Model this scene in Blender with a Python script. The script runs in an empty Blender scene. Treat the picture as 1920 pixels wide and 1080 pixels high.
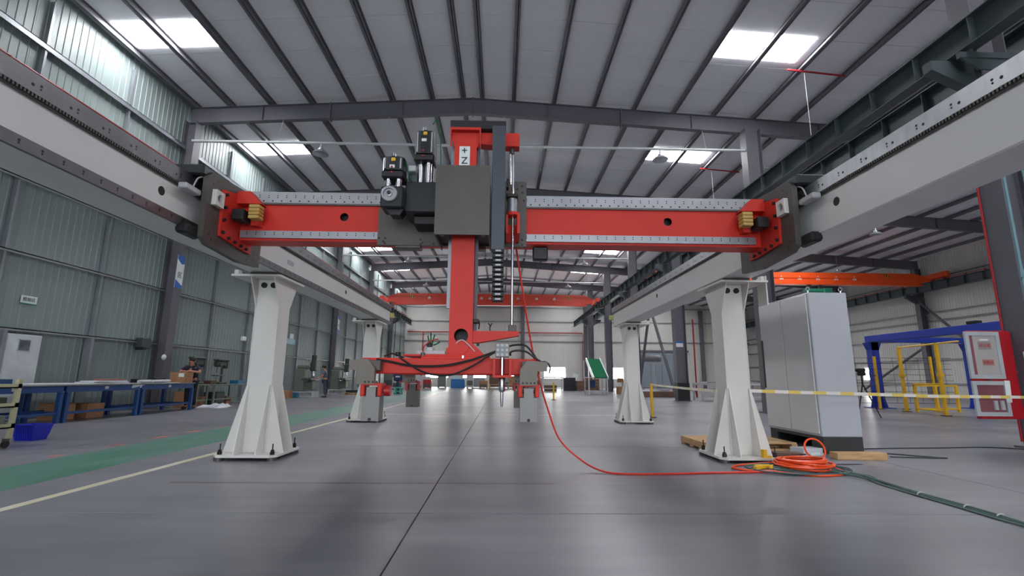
import bpy, bmesh, math, random
from mathutils import Vector, Matrix
random.seed(7)
SC = bpy.context.scene
COL = SC.collection
R = math.radians

# ------------------------------------------------------------------ camera
CAM_H = 1.15
F_PX = 905.35
pitch, yaw, roll = R(10.521), R(1.147), R(0.4727)
fw = Vector((math.sin(yaw)*math.cos(pitch), math.cos(yaw)*math.cos(pitch), math.sin(pitch)))
rt = Vector((math.cos(yaw), -math.sin(yaw), 0))
up = rt.cross(fw)
rt2 = math.cos(roll)*rt + math.sin(roll)*up
up2 = -math.sin(roll)*rt + math.cos(roll)*up
cam = bpy.data.cameras.new('camera')
cam.sensor_width = 36.0
cam.lens = F_PX/1920*36.0
cam.clip_start, cam.clip_end = 0.05, 300
co = bpy.data.objects.new('camera', cam)
COL.objects.link(co)
M = Matrix((rt2, up2, -fw)).transposed().to_4x4()
M.translation = (0, 0, CAM_H)
co.matrix_world = M
SC.camera = co

# ------------------------------------------------------------------ world, exposure
w = bpy.data.worlds.new('overcast_sky'); SC.world = w; w.use_nodes = True
bg = w.node_tree.nodes['Background']
bg.inputs[0].default_value = (0.86, 0.93, 1.0, 1)
bg.inputs[1].default_value = 8.0
SC.view_settings.view_transform = 'Standard'
SC.view_settings.look = 'None'
SC.view_settings.gamma = 1.0
SC.view_settings.use_curve_mapping = False
SC.view_settings.exposure = -0.42
SKY_L = 48.0      # radiance of the daylit roof skylights
WIN_L = 26.0       # radiance of the daylit low windows

# ------------------------------------------------------------------ materials
def lin(c):
    out = []
    for v in c:
        v = v/255
        out.append(v/12.92 if v <= .04045 else ((v+.055)/1.055)**2.4)
    return out
MATS = {}
def mat(name, rgb, rough=.5, metal=0.0, var=.10, scale=3.0, bump=0.0, rgb2=None, stretch=(1,1,1), spec=.5, detail=4):
    if name in MATS: return MATS[name]
    m = bpy.data.materials.new(name); m.use_nodes = True
    n, l = m.node_tree.nodes, m.node_tree.links
    b = n['Principled BSDF']
    b.inputs['Roughness'].default_value = rough
    b.inputs['Metallic'].default_value = metal
    b.inputs['Specular IOR Level'].default_value = spec
    g = n.new('ShaderNodeNewGeometry')
    mp = n.new('ShaderNodeMapping'); mp.inputs['Scale'].default_value = stretch
    l.new(g.outputs['Position'], mp.inputs['Vector'])
    nz = n.new('ShaderNodeTexNoise'); nz.inputs['Scale'].default_value = scale; nz.inputs['Detail'].default_value = detail
    l.new(mp.outputs[0], nz.inputs['Vector'])
    cr = n.new('ShaderNodeValToRGB')
    c = lin(rgb)
    if rgb2 is None:
        a = [v*(1-var) for v in c]; d = [min(1, v*(1+var)) for v in c]
    else:
        a, d = c, lin(rgb2)
    cr.color_ramp.elements[0].position = .3; cr.color_ramp.elements[1].position = .7
    cr.color_ramp.elements[0].color = (*a, 1); cr.color_ramp.elements[1].color = (*d, 1)
    l.new(nz.outputs['Fac'], cr.inputs[0]); l.new(cr.outputs[0], b.inputs['Base Color'])
    if bump:
        bp = n.new('ShaderNodeBump'); bp.inputs['Strength'].default_value = bump; bp.inputs['Distance'].default_value = .02
        l.new(nz.outputs['Fac'], bp.inputs['Height']); l.new(bp.outputs[0], b.inputs['Normal'])
    MATS[name] = m
    return m
def emat(name, rgb, strength):
    m = bpy.data.materials.new(name); m.use_nodes = True
    n, l = m.node_tree.nodes, m.node_tree.links
    n.remove(n['Principled BSDF'])
    e = n.new('ShaderNodeEmission'); e.inputs[0].default_value = (*lin(rgb), 1); e.inputs[1].default_value = strength
    l.new(e.outputs[0], n['Material Output'].inputs[0])
    return m
def floor_mat():
    m = bpy.data.materials.new('polished_concrete'); m.use_nodes = True
    n, l = m.node_tree.nodes, m.node_tree.links
    b = n['Principled BSDF']
    g = n.new('ShaderNodeNewGeometry')
    def noise(scale, stretch, detail=5, rough=.6):
        mp = n.new('ShaderNodeMapping'); mp.inputs['Scale'].default_value = stretch
        l.new(g.outputs['Position'], mp.inputs['Vector'])
        z = n.new('ShaderNodeTexNoise'); z.inputs['Scale'].default_value = scale; z.inputs['Detail'].default_value = detail
        z.inputs['Roughness'].default_value = rough
        l.new(mp.outputs[0], z.inputs['Vector'])
        return z.outputs['Fac']
    big = noise(.30, (1, 1.5, 1), 4, .5); fine = noise(1.3, (.45, 3.2, 1), 5, .55)
    c1 = n.new('ShaderNodeValToRGB')
    e = c1.color_ramp.elements
    e[0].position, e[0].color = .25, (*lin((102, 102, 111)), 1)
    e[1].position, e[1].color = .75, (*lin((156, 155, 162)), 1)
    l.new(big, c1.inputs[0])
    mx = n.new('ShaderNodeMix'); mx.data_type = 'RGBA'; mx.blend_type = 'MULTIPLY'; mx.inputs[0].default_value = 1
    l.new(c1.outputs[0], mx.inputs[6])
    c2 = n.new('ShaderNodeValToRGB')
    c2.color_ramp.elements[0].position, c2.color_ramp.elements[0].color = .2, (.70, .70, .72, 1)
    c2.color_ramp.elements[1].position, c2.color_ramp.elements[1].color = .8, (1.0, .99, .98, 1)
    l.new(fine, c2.inputs[0]); l.new(c2.outputs[0], mx.inputs[7])
    l.new(mx.outputs[2], b.inputs['Base Color'])
    b.inputs['Roughness'].default_value = .33
    bp = n.new('ShaderNodeBump'); bp.inputs['Strength'].default_value = .06; bp.inputs['Distance'].default_value = .01
    l.new(noise(5, (.5, 2.2, 1), 3, .5), bp.inputs['Height']); l.new(bp.outputs[0], b.inputs['Normal'])
    return m
FLOOR = floor_mat()
def stripes(name, a, b_, axis, freq):
    m = bpy.data.materials.new(name); m.use_nodes = True
    n, l = m.node_tree.nodes, m.node_tree.links
    b = n['Principled BSDF']; b.inputs['Roughness'].default_value = .5
    g = n.new('ShaderNodeNewGeometry'); s = n.new('ShaderNodeSeparateXYZ'); l.new(g.outputs['Position'], s.inputs[0])
    k = n.new('ShaderNodeMath'); k.operation = 'MULTIPLY'; k.inputs[1].default_value = freq; l.new(s.outputs[axis], k.inputs[0])
    f = n.new('ShaderNodeMath'); f.operation = 'FRACT'; l.new(k.outputs[0], f.inputs[0])
    t = n.new('ShaderNodeMath'); t.operation = 'GREATER_THAN'; t.inputs[1].default_value = .5; l.new(f.outputs[0], t.inputs[0])
    mx = n.new('ShaderNodeMix'); mx.data_type = 'RGBA'; l.new(t.outputs[0], mx.inputs[0])
    mx.inputs[6].default_value = (*lin(a), 1); mx.inputs[7].default_value = (*lin(b_), 1)
    l.new(mx.outputs[2], b.inputs['Base Color'])
    return m

RED = mat('red_orange_paint', (208, 56, 46), .45, 0, .06, 2, spec=.25)
RED_D = mat('dark_red_paint', (170, 28, 30), .4, 0, .08)
ORANGE = mat('orange_crane_paint', (236, 84, 30), .4, 0, .05)
REDCRANE = mat('red_crane_paint', (222, 62, 38), .4, 0, .05)
WHITE = mat('off_white_paint', (222, 220, 215), .42, 0, .03, 1.5)
WHITE_B = mat('white_beam_paint', (224, 224, 222), .4, 0, .04, 1.2)
STEEL_D = mat('blackened_steel', (92, 88, 86), .42, .35, .12, 6)
PLATE = mat('grey_brown_plate', (86, 81, 77), .48, .2, .08, 4)
SILVER = mat('ground_steel', (150, 151, 156), .38, .75, .08, 5, stretch=(1, 4, 1))
SILVER_R = mat('lit_ground_steel', (168, 170, 174), .32, .7, .1, 5, stretch=(1, 3, 1))  # ground steel lightened in the colour for the light on the right rail
RAIL_D = mat('dark_rail_steel', (112, 110, 114), .34, .7, .14, 5)
CHROME = mat('chrome', (205, 206, 210), .2, 1, .02)
BLACK = mat('black_plastic', (20, 20, 23), .5, 0, .1)
BLACKM = mat('black_motor_paint', (34, 37, 40), .3, .1, .12)
SLATE = mat('slate_chain_guide', (66, 72, 82), .45, .1, .08)
YELLOW = mat('yellow_paint', (228, 178, 40), .45, 0, .08)
YELLOW_R = mat('yellow_rubber', (192, 158, 86), .6, 0, .1, 12)
PALEYEL = mat('pale_yellow_plastic', (214, 206, 126), .5)
GRAYPL = mat('light_grey_plastic', (186, 188, 190), .5)
CABGREY = mat('cabinet_grey_lit', (216, 217, 218), .3, .05, .04, 1.2)  # door faces lightened in the colour to stand for their reflections
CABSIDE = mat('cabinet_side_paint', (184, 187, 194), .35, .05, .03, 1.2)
PLINTH = mat('plinth_charcoal', (58, 57, 58), .55)
COLUMN = mat('steel_column_paint', (98, 96, 104), .5, .05, .06, 2)
RAFTER = mat('rafter_paint', (108, 106, 114), .5, .05, .06, 2)
PURLIN = mat('purlin_steel', (116, 114, 121), .45, .2, .1, 2)
INSUL = mat('silver_foil_insulation', (240, 239, 244), .5, .0, .03, .8, bump=.5, stretch=(.4, 1.6, 1), detail=5)
SEAM = mat('dark_backing_grey', (70, 70, 72), .8)  # even dark grey backing behind roof, wall and floor joints
WALLG = mat('wall_sheet_grey_green', (138, 150, 149), .45, .0, .05, .5)
WALLC = mat('wall_sheet_warm_white', (206, 205, 200), .42, .05, .03, .4)
GIRT = mat('girt_galvanised', (140, 144, 150), .4, .4, .08, 3)
GIRDER = mat('girder_green_grey', (68, 78, 81), .5, .1, .1, 2)
REDPIPE = mat('red_pipe_paint', (168, 34, 40), .45)
PIPE = mat('conduit_white', (206, 208, 210), .35, .3)
BLUE = mat('table_blue_paint', (26, 70, 128), .5, 0, .1, 4)
BLUE_G = mat('royal_blue_paint', (34, 58, 160), .45, 0, .06, 2)
BLUE_C = mat('blue_crate_plastic', (32, 44, 190), .4, 0, .06)
CREAM = mat('cream_trolley_paint', (186, 182, 150), .5, 0, .08)
CARD = mat('cardboard', (168, 122, 88), .75, 0, .1, 6)
WOOD = mat('pallet_wood', (196, 158, 112), .7, 0, .15, 5, stretch=(1, 6, 6))
WOOD_D = mat('dark_timber', (112, 84, 68), .75, 0, .15, 5)
PAPER = mat('white_sheet', (226, 228, 232), .55, 0, .03, 4)
PLASTIC_W = mat('white_plastic_film', (214, 217, 224), .3, 0, .05, 6, bump=.6)
MACH = mat('machine_green_grey', (112, 122, 110), .5, .1, .1, 3)
MACH_D = mat('machine_dark_green', (58, 68, 60), .5, .1, .12, 4)
NAVY = mat('navy_cloth', (34, 36, 64), .8)
TROUS = mat('dark_trousers', (34, 34, 42), .85)
JEANS = mat('grey_blue_trousers', (62, 68, 88), .85)
SKIN = mat('skin', (196, 138, 112), .5, 0, .05)
HAIR = mat('black_hair', (26, 22, 22), .6)
SHOE = mat('shoe_dark', (44, 38, 36), .6)
HOSE_O = mat('orange_hose', (245, 84, 30), .35, 0, .04)
HOSE_R = mat('red_hose', (226, 60, 44), .35, 0, .04)
CABLE_G = mat('green_grey_cable', (74, 102, 100), .5, 0, .15, 8)
CABLE_D = mat('dark_cable', (40, 52, 52), .5)
GREENP = mat('green_paint_worn', (50, 118, 92), .38, 0, .1, 1.8, rgb2=(96, 134, 122), stretch=(1.6, .5, 1), detail=8)
YLINE = mat('yellow_white_line_worn', (204, 190, 142), .45, 0, .1, 2.2, rgb2=(214, 212, 204), stretch=(1, .8, 1))
REDDASH = mat('faded_red_dash', (176, 112, 104), .5, 0, .2, 6)
GREENBELT = mat('green_belt', (22, 102, 66), .8, 0, .1, spec=.1)
MINT = mat('mint_plastic', (50, 176, 140), .4)
TEAL = mat('teal_conduit', (116, 150, 158), .4)
FIRE = mat('fire_box_red', (178, 26, 38), .35)
ALU = mat('aluminium_frame', (200, 206, 210), .35, .4)
GLASSP = mat('frosted_pane', (176, 170, 166), .15, 0, .06, 2)
GLASSR = mat('reddish_pane', (138, 84, 92), .12, 0, .2, 1.5)
SIGNW = mat('sign_white', (226, 232, 230), .4)
SIGNB = mat('sign_blue', (40, 96, 180), .4)
SIGNG = mat('sign_green', (30, 122, 84), .4)
TXT = mat('print_dark', (40, 44, 50), .5)
TXTR = mat('print_red', (190, 50, 50), .5)
DOORW = mat('door_white', (206, 212, 216), .4, .1)
SKYM = emat('daylit_skylight', (250, 252, 255), SKY_L)
WINM = emat('daylit_window', (255, 253, 250), WIN_L)
TAPE = stripes('barrier_tape', (226, 200, 104), (228, 222, 216), 0, 2.2)
TAPE2 = stripes('barrier_tape_far', (222, 206, 150), (226, 222, 216), 1, .8)
HAZ = stripes('hazard_stripe', (222, 176, 40), (40, 36, 34), 0, 6)
LAMPM = mat('lamp_grey', (196, 200, 206), .3, .5)

# ------------------------------------------------------------------ helpers
ORG = {}
def props(o, label=None, cat=None, group=None, kind=None):
    if label: o['label'] = label
    if cat: o['category'] = cat
    if group: o['group'] = group
    if kind: o['kind'] = kind
    return o
def thing(name, label, cat, loc, group=None):
    o = bpy.data.objects.new(name, None); COL.objects.link(o)
    o.empty_display_size = .1
    o.location = loc; ORG[o] = Vector(loc)
    return props(o, label, cat, group)
def at(u, v, y):
    """world point seen at pixel (u, v) on the plane Y = y"""
    d = fw + rt2*((u-960)/F_PX) + up2*((540-v)/F_PX)
    return Vector((0, 0, CAM_H)) + d*(y/d.y)

class MB:
    def __init__(s): s.v = []; s.f = []
    def add(s, vs, fs):
        o = len(s.v); s.v += [Vector(p) for p in vs]; s.f += [[i+o for i in f] for f in fs]; return s
    def box(s, x0, x1, y0, y1, z0, z1):
        if x0 > x1: x0, x1 = x1, x0
        if y0 > y1: y0, y1 = y1, y0
        if z0 > z1: z0, z1 = z1, z0
        return s.add([(x0,y0,z0),(x1,y0,z0),(x1,y1,z0),(x0,y1,z0),(x0,y0,z1),(x1,y0,z1),(x1,y1,z1),(x0,y1,z1)],
                     [(0,3,2,1),(4,5,6,7),(0,1,5,4),(1,2,6,5),(2,3,7,6),(3,0,4,7)])
    def bbox(s, x0, x1, y0, y1, z0, z1, b=.01):
        """box with chamfered edges"""
        bm = bmesh.new()
        bmesh.ops.create_cube(bm, size=1)
        for v in bm.verts:
            v.co = Vector(((x0+x1)/2+v.co.x*abs(x1-x0), (y0+y1)/2+v.co.y*abs(y1-y0), (z0+z1)/2+v.co.z*abs(z1-z0)))
        bmesh.ops.bevel(bm, geom=bm.edges[:], offset=min(b, .45*min(abs(x1-x0), abs(y1-y0), abs(z1-z0))), segments=1, affect='EDGES')
        bm.verts.index_update()
        s.add([v.co.copy() for v in bm.verts], [[v.index for v in f.verts] for f in bm.faces])
        bm.free(); return s
    def obox(s, c, size, rx=0, ry=0, rz=0):
        m = Matrix.Translation(c) @ Matrix.Rotation(rz, 4, 'Z') @ Matrix.Rotation(ry, 4, 'Y') @ Matrix.Rotation(rx, 4, 'X')
        h = Vector(size)/2
        k = len(s.v); s.box(-h.x, h.x, -h.y, h.y, -h.z, h.z)
        for i in range(k, len(s.v)): s.v[i] = m @ s.v[i]
        return s
    def prism(s, poly, ax, a, b):
        """poly: 2d points in the plane normal to ax ('X': (y,z), 'Y': (x,z), 'Z': (x,y))"""
        def p3(p, t):
            return {'X': (t, p[0], p[1]), 'Y': (p[0], t, p[1]), 'Z': (p[0], p[1], t)}[ax]
        n = len(poly)
        vs = [p3(p, a) for p in poly]+[p3(p, b) for p in poly]
        fs = [list(range(n))[::-1], list(range(n, 2*n))]+[(i, (i+1) % n, n+(i+1) % n, n+i) for i in range(n)]
        return s.add(vs, fs)
    def cyl(s, p0, p1, r, n=14, r1=None, caps=True):
        p0, p1 = Vector(p0), Vector(p1); d = (p1-p0).normalized()
        a = d.orthogonal().normalized(); b = d.cross(a)
        r1 = r if r1 is None else r1
        vs = [p0+(a*math.cos(t)+b*math.sin(t))*r for t in [2*math.pi*i/n for i in range(n)]]
        vs += [p1+(a*math.cos(t)+b*math.sin(t))*r1 for t in [2*math.pi*i/n for i in range(n)]]
        fs = [(i, (i+1) % n, n+(i+1) % n, n+i) for i in range(n)]
        if caps: fs += [list(range(n))[::-1], list(range(n, 2*n))]
        return s.add(vs, fs)
    def tube(s, pts, r, n=8, smooth=0, closed=False):
        pts = [Vector(p) for p in pts]
        if smooth: pts = catmull(pts, smooth, closed)
        m = len(pts); ref = None; rings = []
        for i, p in enumerate(pts):
            if closed: t = pts[(i+1) % m]-pts[i-1]
            else: t = pts[min(i+1, m-1)]-pts[max(i-1, 0)]
            t.normalize()
            if ref is None: ref = t.orthogonal().normalized()
            ref = (ref-t*ref.dot(t)).normalized(); b = t.cross(ref)
            rings.append([p+(ref*math.cos(2*math.pi*k/n)+b*math.sin(2*math.pi*k/n))*r for k in range(n)])
        vs = [v for g in rings for v in g]; fs = []
        for i in range(m if closed else m-1):
            j = (i+1) % m
            fs += [(i*n+k, i*n+(k+1) % n, j*n+(k+1) % n, j*n+k) for k in range(n)]
        if not closed: fs += [list(range(n))[::-1], list(range((m-1)*n, m*n))]
        return s.add(vs, fs)
    def lathe(s, prof, c, n=20, ax='Z'):
        vs, fs = [], []
        for r, h in prof:
            for k in range(n):
                t = 2*math.pi*k/n; x, y = r*math.cos(t), r*math.sin(t)
                p = {'Z': (x, y, h), 'Y': (x, h, y), 'X': (h, x, y)}[ax]
                vs.append(Vector(c)+Vector(p))
        for i in range(len(prof)-1):
            fs += [(i*n+k, i*n+(k+1) % n, (i+1)*n+(k+1) % n, (i+1)*n+k) for k in range(n)]
        fs += [list(range(n))[::-1], list(range((len(prof)-1)*n, len(prof)*n))]
        return s.add(vs, fs)
    def ball(s, c, r, n=10, m=7):
        rx, ry, rz = (r, r, r) if not hasattr(r, '__len__') else r
        vs, fs = [], []
        for i in range(m+1):
            a = math.pi*i/m
            for k in range(n):
                t = 2*math.pi*k/n
                vs.append((c[0]+rx*math.sin(a)*math.cos(t), c[1]+ry*math.sin(a)*math.sin(t), c[2]+rz*math.cos(a)))
        for i in range(m):
            fs += [(i*n+k, i*n+(k+1) % n, (i+1)*n+(k+1) % n, (i+1)*n+k) for k in range(n)]
        return s.add(vs, fs)
    def holeplate(s, x0, x1, z0, z1, cx, cz, r, y0, y1, n=32):
        """plate in XZ, thickness y0..y1, with a round hole"""
        def edge(t):
            dx, dz = math.cos(t), math.sin(t); k = 1e9
            if dx > 1e-9: k = min(k, (x1-cx)/dx)
            if dx < -1e-9: k = min(k, (x0-cx)/dx)
            if dz > 1e-9: k = min(k, (z1-cz)/dz)
            if dz < -1e-9: k = min(k, (z0-cz)/dz)
            return cx+dx*k, cz+dz*k
        ts = [2*math.pi*i/n for i in range(n)]
        ts += [math.atan2(z-cz, x-cx) % (2*math.pi) for x in (x0, x1) for z in (z0, z1)]
        ts = sorted(set(round(t, 6) for t in ts)); n = len(ts); vs = []
        for y in (y0, y1):
            vs += [(cx+r*math.cos(t), y, cz+r*math.sin(t)) for t in ts]
            vs += [(edge(t)[0], y, edge(t)[1]) for t in ts]
        fs = []
        for i in range(n):
            j = (i+1) % n
            fs += [(i, n+i, n+j, j), (2*n+i, 2*n+j, 3*n+j, 3*n+i), (i, j, 2*n+j, 2*n+i), (n+i, 3*n+i, 3*n+j, n+j)]
        return s.add(vs, fs)
    def build(s, name, m, parent=None, label=None, cat=None, group=None, kind=None, origin=None, smooth=True):
        if parent is not None: L = ORG[parent]
        elif origin is not None: L = Vector(origin)
        else:
            xs = [v.x for v in s.v]; ys = [v.y for v in s.v]; zs = [v.z for v in s.v]
            L = Vector(((min(xs)+max(xs))/2, (min(ys)+max(ys))/2, min(zs)))
        me = bpy.data.meshes.new(name)
        me.from_pydata([v-L for v in s.v], [], s.f); me.update()
        bm = bmesh.new(); bm.from_mesh(me); bmesh.ops.recalc_face_normals(bm, faces=bm.faces[:]); bm.to_mesh(me); bm.free()
        if smooth:
            me.polygons.foreach_set('use_smooth', [True]*len(me.polygons))
            me.set_sharp_from_angle(angle=R(32))
        me.materials.append(m)
        o = bpy.data.objects.new(name, me); COL.objects.link(o)
        if parent is not None: o.parent = parent
        else: o.location = L
        ORG[o] = L
        return props(o, label, cat, group, kind)
def catmull(p, k, closed=False):
    out = []; n = len(p)
    rng = range(n if closed else n-1)
    for i in rng:
        a = p[i-1] if (closed or i > 0) else p[i]; b = p[i]; c = p[(i+1) % n]
        d = p[(i+2) % n] if (closed or i+2 < n) else c
        for j in range(k):
            t = j/k
            out.append(.5*((2*b)+(c-a)*t+(2*a-5*b+4*c-d)*t*t+(3*b-a-3*c+d)*t*t*t))
    if not closed: out.append(p[-1])
    return out
def clone(o, parent, off):
    """a further piece that shares the mesh of o"""
    c = o.copy(); COL.objects.link(c); c.parent = parent
    c.location = Vector(o.location)+Vector(off)
    ORG[c] = ORG[o]
    return c
def copy_tree(o, parent=None):
    c = o.copy(); COL.objects.link(c); c.parent = parent; ORG[c] = ORG[o]
    for ch in list(o.children): copy_tree(ch, c)
    return c
def relabel(o, label): o['label'] = label; return o
ORD = ['first', 'second', 'third', 'fourth', 'fifth', 'sixth', 'seventh', 'eighth', 'ninth']
def text(name, body, size, loc, rot, m, parent, extrude=.002):
    cu = bpy.data.curves.new(name, 'FONT'); cu.body = body; cu.size = size; cu.extrude = extrude
    cu.align_x = 'CENTER'; cu.align_y = 'CENTER'; cu.resolution_u = 3
    t = bpy.data.objects.new(name, cu); COL.objects.link(t)
    bpy.context.view_layer.update()
    me = bpy.data.meshes.new_from_object(t.evaluated_get(bpy.context.evaluated_depsgraph_get()))
    bpy.data.objects.remove(t)
    me.materials.clear(); me.materials.append(m)
    o = bpy.data.objects.new(name, me); COL.objects.link(o); o.parent = parent
    o.rotation_euler = rot; o.location = Vector(loc)-ORG[parent]; ORG[o] = ORG[parent]
    return o

# ------------------------------------------------------------------ the hall: floor, roof, walls
X_L, X_R, Y_N, Y_F = -12.25, 31.55, -17.5, 61.25
BAY = 8.75
RIDGE_X, RIDGE_Z, SLOPE = -1.25, 12.0, .06
def roof_z(x): return RIDGE_Z-SLOPE*abs(x-RIDGE_X)      # top of the rafters

floor = MB().box(X_L-.6, X_R+.6, Y_N-.5, Y_F+.5, -.25, -.03).build('floor', SEAM, kind='structure', origin=(0, 0, 0))
xs = [X_L-.6, -6.9, -.7, 5.5, 11.7, 17.9, 24.1, X_R+.6]
ys = [Y_N-.5]+[4.44+4.13*k for k in range(-5, 14)]+[Y_F+.5]
slab_cache = {}
for i in range(len(xs)-1):
    for j in range(len(ys)-1):
        a, b, c, d = xs[i], xs[i+1], ys[j], ys[j+1]
        key = (round(b-a, 3), round(d-c, 3))
        if key in slab_cache:
            o = slab_cache[key].copy(); COL.objects.link(o); o.parent = floor; ORG[o] = ORG[floor]
        else:
            o = MB().bbox(-(b-a)/2+.006, (b-a)/2-.006, -(d-c)/2+.006, (d-c)/2-.006, -.06, 0, .004).build('concrete_slab', FLOOR, floor)
            slab_cache[key] = o
        o.location = ((a+b)/2, (c+d)/2, 0)
MB().box(-6.15, -4.95, Y_N+2, 46, -.001, .0015).build('walkway_paint', GREENP, floor, label='green painted walkway strip')
MB().box(-4.33, -4.22, Y_N+2, 46, -.001, .002).build('line_paint', YLINE, floor, label='worn yellow and white floor line')
MB().box(-3.9, 3.6, 15.55, 15.68, -.001, .002).build('line_paint', YLINE, floor, label='worn cross line behind the gantry')
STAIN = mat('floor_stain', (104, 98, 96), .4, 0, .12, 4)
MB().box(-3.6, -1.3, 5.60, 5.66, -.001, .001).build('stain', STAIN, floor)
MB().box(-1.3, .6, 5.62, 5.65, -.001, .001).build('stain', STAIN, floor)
for k in range(16):
    y = 6.2+k*1.05
    MB().box(-6.42+random.uniform(-.03, .03), -6.30, y, y+random.uniform(.18, .55), -.001, .0015).build('dash_paint', REDDASH, floor)

# roof
ceiling = thing('ceiling', None, None, (0, 0, 0)); ceiling['kind'] = 'structure'
P_D = .20      # purlin depth
def roof_slab(x0, x1, y0, y1, dz, th):
    return MB().add([(x, y, roof_z(x)+dz+t) for t in (0, th) for x, y in ((x0, y0), (x1, y0), (x1, y1), (x0, y1))],
                    [(0, 3, 2, 1), (4, 5, 6, 7), (0, 1, 5, 4), (1, 2, 6, 5), (2, 3, 7, 6), (3, 0, 4, 7)])
MBd = MB()
for x0, x1 in ((X_L-.4, RIDGE_X), (RIDGE_X, X_R+.4)):
    b = roof_slab(x0, x1, Y_N-.3, Y_F+.3, P_D+.05, .08); MBd.add(b.v, b.f)
MBd.build('roof_deck', SEAM, ceiling)
STRIP = BAY/6
for x0, x1 in ((X_L-.3, RIDGE_X), (RIDGE_X, X_R+.3)):
    first = None
    for k in range(54):
        y = Y_N+k*STRIP
        if first is None:
            first = roof_slab(x0, x1, Y_N+.008, Y_N+STRIP-.008, P_D, .045).build('insulation_panel', INSUL, ceiling)
        else:
            clone(first, ceiling, (0, k*STRIP, random.uniform(-.006, .008)))
purl = [RIDGE_X-.38, RIDGE_X+.38]+[-2.85-1.56*k for k in range(6)]+[-12.0]+[.38+1.59*k for k in range(20)]
for x in purl:
    z = roof_z(x)
    m_ = MB()
    m_.box(x-.012, x+.012, Y_N, Y_F, z+.001, z+P_D)
    m_.box(x-.105, x+.055, Y_N, Y_F, z+.001, z+.02).box(x-.012, x+.075, Y_N, Y_F, z+P_D-.02, z+P_D)
    m_.box(x-.105, x-.09, Y_N, Y_F, z+.02, z+.06).box(x+.043, x+.055, Y_N, Y_F, z+.02, z+.05)
    m_.build('purlin', PURLIN, ceiling, smooth=False)
for y in [-12.5, -4, 4.9, 13.65, 21.35, 30.3, 39.2, 47, 56]:
    for x0, x1 in ((-11.86, -10.68), (-10.52, -9.24), (6.86, 8.24), (8.40, 9.62), (17.95, 19.35), (19.55, 20.9)):  # last two spans are unseen additions that brighten the right bay
        roof_slab(x0, x1, y-.58, y+.58, P_D-.02, .018).build('skylight', SKYM, ceiling, label='bright white daylit roof panel')

# rafters, one per grid line
def rafter(y, label):
    t = thing('roof_rafter', label, 'rafter', (RIDGE_X, y, RIDGE_Z-.65), 'steel roof rafters')
    D = .63
    for x0, x1 in ((X_L+.1, RIDGE_X), (RIDGE_X, X_R-.1)):
        def sl(dz0, dz1, w):
            return MB().add([(x, yy, roof_z(x)+dz) for dz in (dz0, dz1) for x, yy in ((x0, y-w), (x1, y-w), (x1, y+w), (x0, y+w))],
                            [(0, 3, 2, 1), (4, 5, 6, 7), (0, 1, 5, 4), (1, 2, 6, 5), (2, 3, 7, 6), (3, 0, 4, 7)])
        sl(-D, -.012, .008).build('web', RAFTER, t)
        sl(-.014, 0, .11).build('top_flange', RAFTER, t)
        sl(-D-.016, -D, .11).build('bottom_flange', RAFTER, t)
    for x in (-6.8, RIDGE_X, 4.6, 15.5, 21):
        z = roof_z(x)
        MB().box(x-.02, x+.02, y-.12, y+.12, z-D-.08, z+.03).build('splice_plate', RAFTER, t)
    for x in (-9.4, -4, 1.7, 7.4, 12.5, 18.5, 25, 28):
        z = roof_z(x)
        MB().box(x-.006, x+.006, y-.1, y+.1, z-D, z-.015).build('stiffener', RAFTER, t)
for k in range(-1, 7):
    y = BAY*k
    n = {2: 'dark grey roof rafter seen just above the red column top, nearest in view',
         3: 'second roof rafter in view, behind the red gantry cross beam',
         4: 'third roof rafter in view, seen above the distant red overhead crane',
         5: 'fourth roof rafter in view, close above the distant red overhead crane',
         6: 'farthest dark roof rafter near the end wall'}.get(k, 'grey roof rafter overhead, out of view near the camera, number %s' % ORD[k+1])
    rafter(y, n)

# ---- walls
def ribbed(width, z0, z1, pitch, depth, n_ax):
    """profiled sheet in local coords: runs along Y (n_ax 'X') or X (n_ax 'Y'); ribs stand proud towards + normal"""
    pts = [(0, 0)]
    k = int(round(width/pitch))
    for i in range(k):
        a = i*pitch
        pts += [(a+pitch-.06, 0), (a+pitch-.045, depth), (a+pitch-.015, depth), (a+pitch-.002, 0)]
    th = -.03
    poly = pts+[(width-.002, th), (0, th)]
    m_ = MB()
    n = len(poly)
    def p3(p, z): return (p[1], p[0], z) if n_ax == 'X' else (p[0], p[1], z)
    m_.add([p3(p, z0) for p in poly]+[p3(p, z1) for p in poly],
           [(i, (i+1) % n, n+(i+1) % n, n+i) for i in range(n)]+[list(range(n))[::-1], list(range(n, 2*n))])
    return m_
# left wall, grey-green sheets with visible girts and posts
wl = MB().box(X_L-.12, X_L-.04, Y_N, Y_F, 0, 11.56).build('wall_left', SEAM, kind='structure', origin=(0, 0, 0))
pan = None; NPL = 90; PW = (Y_F-Y_N)/NPL
for k in range(NPL):
    if pan is None:
        pan = ribbed(PW, 0, 11.56, PW/4, .014, 'X').build('wall_sheet', WALLG, wl, smooth=False)
        pan.location = (X_L, Y_N, 0); base0 = pan
    else: clone(base0, wl, (random.uniform(-.004, .004), k*PW, 0))
for z in (2.25, 4.15, 6.0, 7.85, 9.7):
    d = .14 if z > 9 else .06
    for k in range(-2, 7):
        MB().box(X_L+.023, X_L+.16, k*BAY+.2, (k+1)*BAY-.2, z-.012, z+.012).box(X_L+.145, X_L+.16, k*BAY+.2, (k+1)*BAY-.2, z-d, z+.012).build('girt', GIRT, wl, smooth=False)
for k in range(-2, 7):
    for q in (1, 2):
        y = k*BAY+q*BAY/3
        MB().box(X_L+.023, X_L+.13, y-.03, y+.03, 0, 11.0).build('wall_post', GIRT, wl, smooth=False)
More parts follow.
